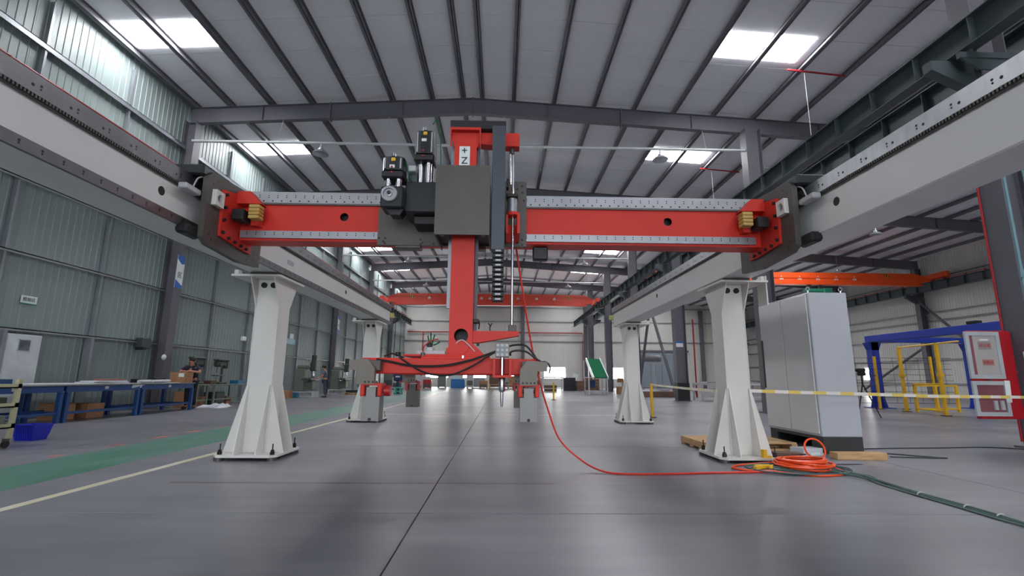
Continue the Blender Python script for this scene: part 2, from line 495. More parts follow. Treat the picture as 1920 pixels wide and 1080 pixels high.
# right wall
wr = MB().box(X_R+.04, X_R+.12, Y_N, Y_F, 0, 10.25).build('wall_right', SEAM, kind='structure', origin=(0, 0, 0))
base1 = None
for k in range(NPL):
    if base1 is None:
        b = ribbed(PW, 0, 10.25, PW/4, -.02, 'X')
        for v in b.v: v.x = v.x if abs(v.x) < .025 else .03
        base1 = b.build('wall_sheet', WALLC, wr, smooth=False); base1.location = (X_R, Y_N, 0)
    else: clone(base1, wr, (0, k*PW, 0))
for z in (1.0, 2.7, 4.3, 5.5, 6.1, 8.6):
    MB().box(X_R-.16, X_R-.02, Y_N, Y_F, z-.012, z+.012).box(X_R-.16, X_R-.145, Y_N, Y_F, z-.08, z).build('girt', GIRT, wr, smooth=False)
# far end wall
wf = MB().box(X_L, X_R, Y_F+.03, Y_F+.12, 0, 12.1).build('wall_far', SEAM, kind='structure', origin=(0, 0, 0))
base2 = None; NPF = 44; PF = (X_R-X_L)/NPF
for k in range(NPF):
    if base2 is None:
        b = ribbed(PF, 0, 12.2, PF/4, -.02, 'Y')
        for v in b.v: v.y = v.y if abs(v.y) < .025 else .03
        base2 = b.build('wall_sheet', WALLC, wf, smooth=False); base2.location = (X_L, Y_F, 0)
    else: clone(base2, wf, (k*PF, 0, 0))
for z in (5.7, 8.2, 10):
    MB().box(X_L, X_R, Y_F-.14, Y_F-.02, z-.012, z+.012).box(X_L, X_R, Y_F-.14, Y_F-.12, z-.1, z).build('girt', GIRT, wf, smooth=False)
MB().tube([(X_L+.4, Y_F-.3, 6.75), (10.2, Y_F-.3, 6.75), (10.2, Y_F-.3, .3)], .07, 8).build('fire_main_pipe', REDPIPE, wf, label='dark red fire water pipe along the end wall')
MB().tube([(-9.9, Y_F-.3, 6.75), (-9.9, Y_F-.3, .3)], .06, 8).build('fire_main_pipe', REDPIPE, wf)
for x in (2.65, 10.6, 17, 25.4):
    MB().box(x-.2, x+.2, Y_F-.5, Y_F-.02, 0, roof_z(x)-.65).build('wind_column', COLUMN, wf)
# near end wall behind the camera, with an opening added to let in daylight
wn = MB().box(X_L, -7.5, Y_N-.12, Y_N, 0, 12.3).box(8.5, X_R, Y_N-.12, Y_N, 0, 12.3).box(-7.5, 8.5, Y_N-.12, Y_N, 7.0, 12.3).build('wall_near', WALLC, kind='structure', origin=(0, 0, 0))

# low windows of the end wall and the right wall
wi = 0
def window(x0, x1, z0, z1, wall='far', y0=0, y1=0):
    global wi; wi += 1
    if wall == 'far':
        t = thing('window_%d' % wi, None, None, ((x0+x1)/2, Y_F-.06, z0)); t['kind'] = 'structure'
        MB().box(x0, x1, Y_F-.05, Y_F-.04, z0, z1).build('pane', WINM, t)
        f = MB()
        n = max(1, round((x1-x0)/1.3))
        f.box(x0-.06, x1+.06, Y_F-.1, Y_F-.025, z1, z1+.07).box(x0-.06, x1+.06, Y_F-.1, Y_F-.025, z0-.07, z0)
        for i in range(n+1):
            x = x0+(x1-x0)*i/n; f.box(x-.035, x+.035, Y_F-.1, Y_F-.025, z0, z1)
        f.build('window_frame', ALU, t, smooth=False)
    else:
        t = thing('window_%d' % wi, None, None, (X_R-.06, (y0+y1)/2, z0)); t['kind'] = 'structure'
        MB().box(X_R-.05, X_R-.04, y0, y1, z0, z1).build('pane', WINM, t)
        f = MB().box(X_R-.1, X_R-.025, y0-.06, y1+.06, z1, z1+.07).box(X_R-.1, X_R-.025, y0-.06, y1+.06, z0-.07, z0)
        n = max(1, round((y1-y0)/1.3))
        for i in range(n+1):
            y = y0+(y1-y0)*i/n; f.box(X_R-.1, X_R-.025, y-.035, y+.035, z0, z1)
        f.build('window_frame', ALU, t, smooth=False)
for x0, x1 in ((-9.4, -6.6), (-4.8, -1.9), (-1.0, 1.6), (5.3, 8.0), (13.4, 16.0)): window(x0, x1, 1.1, 2.45)
window(0, 0, 1.2, 2.2, 'right', 41.2, 42.0); window(0, 0, 1.1, 2.45, 'right', 50, 53)
# sliding door of the end wall, right bay
t = thing('door_1', None, None, (20, Y_F-.2, 0)); t['kind'] = 'structure'
SD = mat('sliding_door_sheet', (150, 160, 172), .25, .3, .06, .6)
for i in range(4):
    MB().bbox(17.3+i*1.42, 18.7+i*1.42, Y_F-.24, Y_F-.18, .05, 4.4, .02).build('door_panel', SD, t)
MB().box(16.9, 23.6, Y_F-.3, Y_F-.14, 4.45, 4.7).build('door_track', COLUMN, t)

# ---- columns
def column(x0, x1, y, ztop, name, label, group, brackets=(), bz=7.48, w=.20):
    t = thing('steel_column', label, 'column', ((x0+x1)/2, y, 0), group)
    if True:      # flanges face across the hall
        for xa in (x0, x1-.02): MB().box(xa, xa+.02, y-w, y+w, 0, ztop).build('flange', COLUMN, t, smooth=False)
        MB().box(x0+.02, x1-.02, y-.008, y+.008, 0, ztop).build('web', COLUMN, t, smooth=False)
    MB().box(x0-.1, x1+.1, y-w-.08, y+w+.08, 0, .03).build('base_plate', COLUMN, t, smooth=False)
    for s in brackets:
        xe = x1 if s > 0 else x0
        MB().prism([(xe, bz-.05), (xe+s*.85, bz-.05), (xe+s*.85, bz-.25), (xe, bz-.7)], 'Y', y-.10, y+.10).build('bracket', GIRDER, t, smooth=False)
    return t
left_cols, mid_cols, right_cols = [], [], []
for k in range(-1, 7):
    y = BAY*k
    nm = {2: 'dark grey wall column behind the standing worker', 3: 'second left wall column in view, half hidden by the front left white leg',
          4: 'third left wall column in view with a small blue banner', 5: 'fourth left wall column in view, above the far left leg',
          6: 'farthest left wall column beside the end wall'}.get(k, 'left wall column near the camera, out of view, %s' % ORD[k+1])
    left_cols.append(column(-12.22, -11.80, y, roof_z(-12)-.6, 'left', nm, 'left wall columns', (1,)))
    nm = {1: 'large grey steel column at the right edge beside the red fire cabinet', 2: 'grey centre column rising behind the grey electrical cabinet',
          3: 'grey centre column with a white notice and black painted foot', 4: 'grey centre column hidden behind the far right white leg',
          5: 'grey centre column right of the green conveyor', 6: 'farthest grey centre column behind the green conveyor'}.get(k, 'centre column near the camera, out of view, %s' % ORD[k+1])
    mid_cols.append(column(9.32, 9.92, y-.2, roof_z(9.6)-.6, 'mid', nm, 'centre row columns', (-1, 1), w=.22))
    nm = {4: 'right wall column with a diagonal brace behind the blue portal frame', 5: 'right wall column seen beside the grey cabinet top'}.get(k, 'right wall column, mostly hidden, %s from the camera side' % ORD[k+1])
    right_cols.append(column(30.95, 31.40, y, roof_z(31)-.6, 'right', nm, 'right wall columns', (-1,)))
t = right_cols[5]
MB().tube([(31.05, 35, 7.0), (31.05, 28.3, .6)], .09, 6).build('brace', COLUMN, t)
MB().tube([(31.05, 35, 3.6), (31.05, 41.5, .4)], .09, 6).build('brace', COLUMN, t)
t = mid_cols[4]
MB().box(9.30, 9.94, 25.80, 26.29, 0, .95).build('base_wrap', BLACK, t, label='black painted foot')
MB().box(9.42, 9.8, 26.02, 26.04, 2.85, 3.15).build('notice', SIGNW, t, label='small white notice')
MB().box(9.42, 9.8, 26.015, 26.03, 3.06, 3.15).build('notice_header', SIGNB, t)
t = mid_cols[2]
MB().tube([(9.305, 8.775, 0.1), (9.305, 8.775, 7.2)], .02, 6).build('edge_pipe', REDPIPE, t, label='thin red pipe along the column edge')
MB().tube([(9.40, 8.36, .3), (9.40, 8.36, 7.0)], .035, 8).build('conduit', TEAL, t, label='pale teal conduit')
MB().tube([(9.80, 8.36, .3), (9.80, 8.36, 7.0)], .02, 8).build('conduit', TEAL, t)
MB().bbox(9.35, 9.49, 8.32, 8.42, 3.0, 3.14, .01).build('junction_box', TEAL, t)
# diagonal braces of the centre row
for (y0, y1) in ((26.25, 35),):
    b = thing('cross_brace', 'grey diagonal braces between two centre columns behind the far right leg', 'brace', (9.62, (y0+y1)/2, 0))
    MB().tube([(9.62, y0+.6, 0.0), (9.62, y1-3.2, 7.0)], .09, 6).build('brace_bar', COLUMN, b)
    MB().tube([(9.62, y1-.6, .0), (9.62, y0+4.0, 7.0)], .09, 6).build('brace_bar', COLUMN, b)

# ---- crane runway girders
def runway(x, label, z0=7.48, z1=8.06, y0=-8.75, side=1, rz=0, cond=False):
    t = thing('crane_runway_girder', label, 'girder', (x, y0, z0), 'crane runway girders')
    ye = Y_F-1.0
    MB().box(x-.15, x+.15, y0, ye, z1-.018, z1).build('top_flange', GIRDER, t, smooth=False)
    MB().box(x-.15, x+.15, y0, ye, z0, z0+.018).build('bottom_flange', GIRDER, t, smooth=False)
    MB().box(x-.006, x+.006, y0, ye, z0+.018, z1-.018).build('web', GIRDER, t, smooth=False)
    MB().box(x-.03, x+.03, y0, ye, z1, z1+.05).build('crane_rail', STEEL_D, t, smooth=False)
    st = None; n = int((ye-y0)/1.25)
    for i in range(n):
        if st is None: st = MB().box(x-.14, x+.14, y0+.5-.005, y0+.5+.005, z0+.018, z1-.018).build('stiffener', GIRDER, t, smooth=False)
        else: clone(st, t, (0, i*1.25, 0))
    return t
runway(9.0, 'dark grey-green crane runway girder on the hall side of the centre columns')
g2 = runway(10.28, 'dark grey-green crane runway girder on the right side of the centre columns')
runway(-11.3, 'left wall crane runway girder ending beside the far left white beam')
runway(30.5, 'grey runway girder carrying the orange crane along the right wall')
for k, x, z in ((0, -11.05, 8.125), (1, 30.25, 8.125)):
    t = thing('conductor_bar', ['thin red conductor bar above the left white runway beam', 'thin red conductor bar above the right wall girder'][k], 'conductor bar', (x, 0, z))
    MB().tube([(x, -8, z), (x, Y_F-1.5, z)], .022, 6).build('bar', REDPIPE, t)
    m0 = None
    for i in range(50):
        y = -6.6+i*1.27
        if m0 is None: m0 = MB().box(x-(.10 if k == 0 else .02), x+(.02 if k == 0 else .10), y-.02, y+.02, z-.07, z+.02).build('clamp', REDPIPE, t)
        else: clone(m0, t, (0, i*1.27, 0))
# pipe lengths below the centre girders
for i, (y0, y1, n) in enumerate(((9.6, 11.8, 'nearest'), (12.6, 14.4, 'middle'), (14.8, 16.6, 'farthest'))):
    MB().cyl((10.1, y0, 7.40), (10.1, y1, 7.40), .05, 10).build('silver_pipe', PIPE, None, '%s silver pipe length under the right centre girder' % n, 'pipe', 'silver pipes under the centre girder')
# small walkway brackets between the girders at the nearest columns
for k, lab in ((1, 'nearest'), (2, 'second')):
    y = BAY*k
    t = thing('girder_bracket', 'dark steel bracket frame between centre girders, %s to the camera' % lab, 'bracket', (9.62, y-.6, 7.2), 'girder brackets')
    MB().box(8.75, 10.5, y-.62, y-.54, 7.28, 7.40).build('cross_bar', GIRDER, t, smooth=False)
    MB().box(8.95, 9.03, y-.62, y-.54, 7.40, 7.47).box(10.22, 10.3, y-.62, y-.54, 7.40, 7.47).build('stub', GIRDER, t, smooth=False)
    MB().prism([(8.8, 7.28), (10.4, 7.28), (10.1, 7.05), (9.1, 7.05)], 'Y', y-.60, y-.56).build('gusset', GIRDER, t, smooth=False)

# ---- conduit pipes across the hall and their lamps
def lamp(x, y, z, label, wire=0):
    t = thing('high_bay_lamp', label, 'lamp', (x, y, z), 'high bay lamps')
    MB().cyl((x, y, z+.16), (x, y, z+.36), .03, 8).build('stem', LAMPM, t)
    MB().cyl((x, y, z+.10), (x, y, z+.2), .09, 12).build('housing', LAMPM, t)
    if wire: MB().cyl((x, y, z+.35), (x, y, wire), .01, 6).build('wire', PIPE, t)
    MB().lathe([(.10, .12), (.2, .08), (.29, 0), (.30, -.03), (.27, -.02), (.1, .04)], (x, y, z), 18).build('shade', LAMPM, t)
for k, (n, z) in {2: ('nearest', 9.86), 3: ('second', 9.86), 4: ('third', 9.9), 5: ('farthest', 9.8)}.items():
    y = BAY*k-.3
    t = thing('conduit_pipe', '%s pale conduit pipe spanning the hall below a rafter' % n, 'pipe', (-1.2, y, z), 'conduit pipes across the hall')
    MB().cyl((-11.8, y, z), (9.35, y, z), .055, 10).build('tube', PIPE, t)
    for x in (-8.6, -4.5, 0, 4.2, 7.8):
        zr = roof_z(x)-.64
        MB().cyl((x, y, z+.05), (x, y+.26, zr), .008, 6).build('hanger_rod', PIPE, t)
    lamp(-6.95, y, z-.42, 'high bay lamp on the left of the %s conduit pipe' % n)
    lamp(6.0, y, z-.42, 'high bay lamp on the right of the %s conduit pipe' % n)
for i, (x, y, z) in enumerate(((20.8, 25.5, 9.2), (24.5, 34, 8.9))):
    lamp(x, y, z, '%s high bay lamp under the right bay roof' % ['nearer', 'farther'][i], roof_z(x)+.19)
for i, (x, y, L) in enumerate(((9.4, 14.3, 1.9), (9.6, 22, 2.0))):
    MB().cyl((x, y, roof_z(x)-.04), (x+2.0, y+.1, roof_z(x+2)-.04), .03, 8).build('red_pipe', REDPIPE, None, '%s short red pipe under the roof right of the skylight' % ['nearer', 'farther'][i], 'pipe', 'red pipes under the roof')

for i, (x, y) in enumerate(((10.0, 14.35), (10.2, 22.05))):
    MB().cyl((x, y, 9.0), (x, y, roof_z(x)-.07), .008, 6).build('hanging_wire', PIPE, None, '%s thin white wire hanging below a red roof pipe' % ['nearer', 'farther'][i], 'wire', 'hanging wires')

# ---- overhead cranes
def bridge(xa, xb, y, z0, z1, m_, label, marks, haz):
    t = thing('overhead_crane', label, 'crane', ((xa+xb)/2, y, z0))
    zb = z0+.12; zr_ = 8.11
    MB().prism([(xa+.3, z1-.35), (xa+1.3, z1), (xb-1.3, z1), (xb-.3, z1-.35), (xb-.3, z0+.32), (xb-1.3, zb), (xa+1.3, zb), (xa+.3, z0+.32)], 'Y', y-.16, y+.16).build('box_girder', m_, t, smooth=False)
    MB().box(xa+.9, xb-.9, y-.25, y+.25, z0, z0+.12).build('lower_flange', m_, t, smooth=False)
    MB().box(xa+1.2, xb-1.2, y-.20, y+.20, zb+.34, zb+.42).build('mid_rib', m_, t, smooth=False)
    for x in (xa, xb):
        e = MB().bbox(x-.16, x+.16, y-1.3, y+1.3, zr_+.12, zr_+.5, .03).build('end_truck', m_, t)
        for yy in (-1.0, 1.0):
            MB().cyl((x-.08, y+yy, zr_+.14), (x+.08, y+yy, zr_+.14), .14, 14).build('wheel', STEEL_D, e)
    for x in haz:
        MB().prism([(x-.35, z1-.05), (x-.1, z1-.05), (x+.25, zb+.45), (x, zb+.45)], 'Y', y-.175, y-.165).build('hazard_mark', HAZ, t)
    for x in marks:
        o = MB()
        o.box(x-.13, x+.13, y-.175, y-.165, z1-.42, z1-.37).box(x-.02, x+.03, y-.175, y-.165, z1-.52, z1-.26).box(x-.12, x-.07, y-.175, y-.165, z1-.54, z1-.44).box(x+.08, x+.12, y-.175, y-.165, z1-.54, z1-.44)
        o.build('lettering_mark', SIGNW, t)
    return t
bridge(-11.3, 9.0, 46, 7.95, 9.05, REDCRANE, 'red single girder overhead crane spanning the far end of the hall', [-7, -2, -1.2, 1.5, 3.3, 5.0], [-8.6, 6.4])
c2 = bridge(10.28, 30.5, 33.0, 7.75, 8.62, ORANGE, 'orange overhead crane in the right bay above the grey cabinet', [19.6, 20.9, 22.2, 23.5, 24.8], [27.2])
t = thing('chain_hoist', 'green electric hoist hanging under the orange crane', 'hoist', (22, 33, 6.9))
HG = mat('hoist_green', (40, 120, 96), .45)
MB().cyl((21.2, 33, 7.3), (22.5, 33, 7.3), .2, 14).build('drum', HG, t)
MB().bbox(22.5, 23.1, 32.75, 33.25, 7.1, 7.5, .03).build('motor', HG, t)
MB().box(21.5, 21.7, 32.9, 33.1, 7.45, 7.75).box(22.3, 22.45, 32.9, 33.1, 7.45, 7.75).build('trolley_frame', STEEL_D, t)

# ------------------------------------------------------------------ white gantry frame
GF = thing('gantry_frame', 'white floor standing gantry frame with four legs and two long runway beams', 'gantry', (0, 7.4, 0))
def leg(cx, cy, s, lab):
    """s = +1: inner side towards +X"""
    z0, zt = .075, 2.58
    L = MB().bbox(cx-.165, cx+.165, cy-.18, cy+.18, z0, zt, .006).build('leg', WHITE, GF, label=lab)
    # side plates flared at the head
    for k in (-1, 1):
        x = cx+k*.165
        MB().prism([(cy-.185, z0), (cy+.185, z0), (cy+.185, 2.17), (cy+.40, zt), (cy-.40, zt), (cy-.185, 2.17)], 'X', x-k*.004, x+k*.012).build('side_plate', WHITE, L, smooth=False)
        # fins towards +-X, two per side
        for yy in (cy-.16, cy+.16):
            MB().prism([(x, z0), (x+k*.26, z0), (x+k*.25, z0+.05), (x+k*.02, 1.02), (x, 1.02)], 'Y', yy-.008, yy+.008).build('fin', WHITE, L, smooth=False)
        # fins towards +-Y
        for xx in (cx-.15, cx+.15):
            y = cy+k*.18
            MB().prism([(y, z0), (y+k*.24, z0), (y+k*.23, z0+.05), (y+k*.02, 1.02), (y, 1.02)], 'X', xx-.008, xx+.008).build('fin', WHITE, L, smooth=False)
    bp = [(cx-.44, cy-.36), (cx-.36, cy-.46), (cx+.36, cy-.46), (cx+.44, cy-.36), (cx+.44, cy+.36), (cx+.36, cy+.46), (cx-.36, cy+.46), (cx-.44, cy+.36)]
    MB().prism(bp, 'Z', .045, .075).build('base_plate', WHITE, L, smooth=False)
    for kx in (-1, 1):
        for ky in (-1, 1):
            x, y = cx+kx*.36, cy+ky*.36
            MB().cyl((x, y, 0), (x, y, .045), .07, 14).build('levelling_pad', STEEL_D, L)
            b = MB().cyl((x, y, .075), (x, y, .115), .032, 6).cyl((x, y, .115), (x, y, .14), .024, 6).cyl((x, y, .14), (x, y, .22), .009, 8)
            b.build('anchor_bolt', BLACK, L)
    # cap
    MB().box(cx-s*.44, cx+s*.27, cy-.44, cy+.44, zt, zt+.03).build('cap_plate', WHITE, L, smooth=False)
    MB().box(cx-.2, cx+.2, cy-.38, cy+.38, zt+.03, zt+.07).build('shim_plate', PLATE, L, smooth=False)
    MB().box(cx-s*.42, cx-s*.36, cy-.40, cy-.30, zt+.03, zt+.10).build('stop_block', WHITE, L)
    for xx in (cx-.07, cx+.07):
        MB().cyl((xx, cy-.22, zt-.09), (xx, cy-.18, zt-.09), .03, 6).cyl((xx, cy-.205, zt-.09), (xx, cy-.18, zt-.09), .042, 14).build('head_bolt', BLACK, L)
    return L
leg(-3.52, 7.42, 1, 'front left white leg with flared foot')
l_fr = leg(3.52, 7.42, -1, 'front right white leg beside the cabinet')
leg(-3.52, 13.2, 1, 'far left white leg')
leg(3.52, 13.2, -1, 'far right white leg')
MB().box(3.93, 3.95, 7.0, 7.25, 2.25, 2.68).build('hanger_plate', WHITE, l_fr, smooth=False)

def beam(s):
    xi, xo = s*3.30, s*3.74
    zb, zt = 2.65, 3.12
    ya, yb = -2.0, 14.2
    B = MB().bbox(min(xi, xo), max(xi, xo), ya, yb, zb, zt, .012).build('runway_beam', WHITE_B, GF, label='%s white box runway beam' % ('left' if s < 0 else 'right'))
    k = -s      # inwards
    # machined rail strip along the upper inner edge, rack below it
    MB().box(xi, xi+k*.035, ya, yb, 3.065, 3.205).box(xi-k*.10, xi, ya, yb, zt, 3.205).build('upper_rail', RAIL_D if s < 0 else SILVER_R, B, smooth=False, label='machined steel guide rail')
    tm = MB()
    tm.box(xi, xi+k*.018, ya, yb, 3.03, 3.065)
    n = 260; step = (9.0-2.0)/n
    for i in range(n):
        y = 2.0+i*step
        tm.box(xi+k*.012, xi+k*.034, y, y+step*.5, 3.042, 3.065)
    tm.build('gear_rack', STEEL_D, B, smooth=False)
    hm = MB()
    y = 1.9
    while y < 14.0:
        for dy, dz, r in ((0, .035, .012), (.06, .055, .010), (.06, .03, .008)):
            hm.cyl((xi+k*.030, y+dy, 3.065+dz+.02), (xi+k*.0362, y+dy, 3.065+dz+.02), r, 8)
        y += .30
    hm.build('rail_screws', BLACK, B, kind='stuff')
    if s < 0:
        MB().box(xi, xi+k*.03, ya, yb, 2.645, 2.735).build('lower_rail', RAIL_D, B, smooth=False, label='lower machined guide rail')
        hm = MB(); y = 1.9
        while y < 14.0:
            hm.cyl((xi+k*.025, y, 2.70), (xi+k*.0315, y, 2.70), .010, 8).cyl((xi+k*.025, y, 2.68), (xi+k*.0315, y, 2.68), .008, 8)
            y += .17
        hm.build('rail_screws', BLACK, B, kind='stuff')
        MB().box(xi, xi+k*.004, 7.28, 7.5, 2.84, 2.91).build('rating_plate', GRAYPL, B, smooth=False)
    else:
        MB().cyl((xi+.12, 5.6, 3.20), (xi+.12, 12.0, 3.20), .065, 12).build('foil_tube', SILVER, B, label='foil wrapped tube lying on the right beam')
    for y in (-.8, 4.48, 10.1):
        MB().cyl((xi-k*.005, y, 2.895), (xi+k*.002, y, 2.895), .045, 20).build('lifting_hole', BLACK, B)
    MB().bbox(xi-k*.02, xi+k*.10, 14.2, 14.32, 2.86, 3.0, .015).build('end_buffer', PALEYEL, B, label='pale yellow rubber end buffer')
beam(-1); beam(1)

# ------------------------------------------------------------------ red cross beam on its two carriages
CB = thing('cross_beam', 'red cross beam with machined rails riding between the two runway beams', 'beam', (0, 5.62, 2.6))
yf = 5.5
MB().holeplate(-3.08, 0, 2.70, 3.285, -1.88, 3.0, .05, yf, yf+.012).build('front_plate', RED, CB, smooth=False)
MB().holeplate(0, 3.08, 2.70, 3.285, 1.97, 3.0, .05, yf, yf+.012).build('front_plate', RED, CB, smooth=False)
MB().box(-3.08, 3.08, yf+.012, yf+.25, 2.70, 2.712).box(-3.08, 3.08, yf+.238, yf+.25, 2.712, 3.285).box(-3.08, 3.08, yf+.012, yf+.238, 3.273, 3.285).build('beam_box', RED, CB, smooth=False)
MB().box(-3.08, 3.08, yf+.10, yf+.11, 2.72, 3.27).build('inner_web', BLACK, CB, smooth=False)
for z0, z1, n in ((3.155, 3.29, 'upper_rail'), (2.725, 2.812, 'lower_rail')):
    r_ = MB().box(-3.06, 3.0, yf-.03, yf, z0, z1).build(n, SILVER, CB, smooth=False, label='bright machined guide rail')
    hm = MB(); x = -2.98
    while x < 2.98:
        zz = (z0+z1)/2
        hm.cyl((x, yf-.0315, zz+.022), (x, yf-.02, zz+.022), .007, 8).cyl((x, yf-.0315, zz-.002), (x, yf-.02, zz-.002), .007, 8)
        if z0 > 3: hm.cyl((x+.05, yf-.0315, z0+.022), (x+.05, yf-.02, z0+.022), .010, 8)
        x += .105
    hm.build('rail_screws', BLACK, r_, kind='stuff')
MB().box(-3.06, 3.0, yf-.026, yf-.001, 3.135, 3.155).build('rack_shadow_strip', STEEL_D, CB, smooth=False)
for s in (-1, 1):
    x = s*3.09
    n = 'left' if s < 0 else 'right'
    E_ = MB().prism([(5.10, 3.16), (5.30, 3.20), (5.78, 3.30), (5.78, 2.60), (5.60, 2.60), (5.12, 2.64)], 'X', x-.014, x+.014).build('end_plate', RED, CB, smooth=False, label='%s red bolted end plate' % n)
    k = -s
    for y, z in ((5.15, 3.12), (5.145, 2.97), (5.145, 2.83), (5.15, 2.69), (5.27, 2.655), (5.40, 2.645), (5.53, 2.638), (5.66, 2.632)):
        MB().cyl((x+k*.013, y, z), (x+k*.04, y, z), .018, 6).build('bolt', BLACK, E_)
    # rail end ramps, proximity box, bumper
    MB().prism([(x+k*.014, 3.25), (x+k*.014, 3.10), (x+k*.30, 3.10), (x+k*.16, 3.25)], 'Y', 5.36, 5.49).build('gusset', RED, E_, smooth=False)
    MB().bbox(x+k*.05, x+k*.18, 5.22, 5.40, 2.86, 2.99, .008).build('sensor_box', BLACK, CB)
    MB().box(x+k*.18, x+k*.27, 5.40, 5.50, 2.85, 3.0).build('bumper_bracket', RED, CB, smooth=False)
    bm_ = MB()
    for i in range(4): bm_.bbox(x+k*.20, x+k*.32, 5.28, 5.40, 2.90+i*.042, 2.938+i*.042, .006)
    bm_.build('rubber_bumper', YELLOW_R, CB, label='ochre ribbed rubber bumper')
    # carriage plate beside the runway beam
    xp = s*3.135
    C_ = MB().prism([(4.86, 3.22), (4.92, 3.28), (5.95, 3.36), (6.06, 3.25), (6.06, 2.50), (5.6, 2.46), (4.98, 2.50), (4.88, 2.56)], 'X', xp-.03, xp+.03).build('carriage_plate', PLATE, CB, smooth=False, label='%s dark grey carriage plate' % n)
    for y, z in ((4.95, 3.16), (5.02, 3.22), (5.02, 3.12), (4.97, 2.62), (5.02, 2.57), (5.8, 2.58), (5.9, 2.56), (5.9, 2.66), (5.75, 2.53)):
        MB().cyl((xp+k*.028, y, z), (xp+k*.0305, y, z), .012, 8).build('screw', BLACK, C_)
    # runner blocks and drive covers riding on the beam
    MB().bbox(xp-s*.0, xp+s*.42, 4.80, 5.25, 3.21, 3.33, .02).build('runner_cover', BLACKM, CB)
    MB().bbox(xp+s*.03, xp+s*.13, 4.70, 4.95, 2.55, 2.66, .02).build('wiper_block', BLACK, CB)
    MB().cyl((xp+s*.10, 4.72, 2.60), (xp+s*.10, 4.95, 2.60), .055, 12).build('wiper_roll', BLACK, CB)
    MB().bbox(xp+s*.03, xp+s*.12, 4.62, 4.86, 2.99, 3.05, .01).build('grease_block', GRAYPL, CB)
    # square flange with round bore
    f = MB().holeplate(-.075, .075, -.085, .085, 0, 0, .048, 0, .05)
    f.v = [Vector((xp+k*.03+k*v.y, 5.02+v.x*1.0, 3.02+v.z)) for v in f.v]
    f.build('square_flange', WHITE, CB, label='%s white square flange with round bore' % n)
    MB().tube([Vector((xp+s*.05, 4.9, 3.22)), Vector((xp+s*.06, 4.82, 3.17)), Vector((xp+s*.07, 4.78, 3.06))], .008, 6, 6).build('grease_line', GRAYPL, CB)
MB().bbox(.36, .54, 5.60, 5.72, 2.54, 2.70, .012).build('sensor_housing', BLACK, CB, label='black sensor box under the beam')

# ------------------------------------------------------------------ Z carriage with drives
ZC = thing('z_carriage', 'grey carriage with two black servo motors and a square cover on the cross beam', 'carriage', (-.5, 5.2, 2.6))
p = MB().prism([(-1.45, 2.64), (.27, 2.64), (.27, 3.44), (-.02, 3.44), (-.02, 3.30), (-1.30, 3.30), (-1.45, 3.08)], 'Y', 5.40, 5.455).build('saddle_plate', PLATE, ZC, smooth=False, label='grey saddle plate')
for x, z in ((-1.43, 2.72), (-1.36, 2.72), (-1.38, 2.68), (-1.36, 2.66), (-.95, 2.71), (-.93, 2.67), (-.95, 2.65), (-.80, 2.66), (.22, 3.38), (.22, 3.30), (.16, 3.34), (.22, 2.72), (.22, 2.66), (.1, 2.68), (.24, 3.2)):
    MB().cyl((x, 5.395, z), (x, 5.402, z), .013, 10).build('screw', BLACK, p)
for x0, x1 in ((-1.25, -.95), (-.5, -.2)):
    MB().bbox(x0, x1, 5.42, 5.56, 2.61, 2.66, .01).build('runner_block', STEEL_D, ZC)
gb = MB().bbox(-1.07, -.60, 5.0, 5.40, 2.90, 3.25, .012).build('gearbox_housing', BLACKM, ZC, label='dark grey square gearbox housing')
MB().bbox(-.99, -.60, 5.12, 5.40, 2.80, 2.90, .01).build('gearbox_foot', BLACK, gb)
for x in (-1.04, -.64):
    for z in (2.93, 3.21): MB().cyl((x, 4.997, z), (x, 5.003, z), .009, 8).build('screw', BLACK, gb)
MB().cyl((-1.07, 5.2, 3.06), (-1.12, 5.2, 3.06), .075, 16).build('input_flange', CHROME, gb)
def motor(x, y, z0, z1, w, tilt=0):
    m_ = thing_part('servo_motor', x, y, z0, z1, w)
    return m_
def thing_part(name, x, y, z0, z1, w):
    h = w/2
    b = MB()
    # ribbed housing
    prof = []
    for i in range(24):
        t = 2*math.pi*i/24
        c, s_ = math.cos(t), math.sin(t)
        r = h/max(abs(c), abs(s_)); r = min(r, h*1.22)
        prof.append((x+c*r, y+s_*r))
    b.prism(prof, 'Z', z0+.09, z1-.03)
    o = b.build(name, BLACKM, ZC)
    for k in (-1, 1):
        MB().box(x+k*h*.72-.008, x+k*h*.72+.008, y-h-.008, y-h+.01, z0+.1, z1-.05).build('cooling_rib', CHROME, o, smooth=False)
    MB().bbox(x-h*1.02, x+h*1.02, y-h*1.02, y+h*1.02, z0, z0+.085, .015).build('mount_flange', BLACK, o)
    MB().bbox(x-.035, x+.02, y-h-.006, y-h+.004, z1-.16, z1-.125, .002).build('type_sticker', SIGNW, o)
    MB().cyl((x-.01, y-h-.009, z0+.12), (x-.01, y-h+.004, z0+.12), .012, 10).build('red_mark', RED_D, o)
    MB().cyl((x-.01, y-h-.009, z0+.06), (x-.01, y-h+.004, z0+.06), .012, 10).build('red_mark', RED_D, o)
    MB().bbox(x-.02, x+.025, y-h-.012, y-h*.6, z1-.085, z1-.045, .006).build('connector', YELLOW, o)
    MB().bbox(x-.03, x+.02, y-h*.8, y-.02, z1-.05, z1-.005, .01).build('plug', BLACK, o)
    MB().cyl((x-.01, y-h*.5, z1-.03), (x-.01, y-h*.5, z1+.035), .022, 10).build('cable_gland', CHROME, o)
    return o
m2 = thing_part('servo_motor', -.885, 5.12, 3.50, 3.89, .22)
MB().cyl((-.93, 5.10, 3.25), (-.93, 5.10, 3.53), .038, 14).cyl((-.84, 5.07, 3.25), (-.84, 5.07, 3.53), .035, 14).build('polished_neck', CHROME, m2)
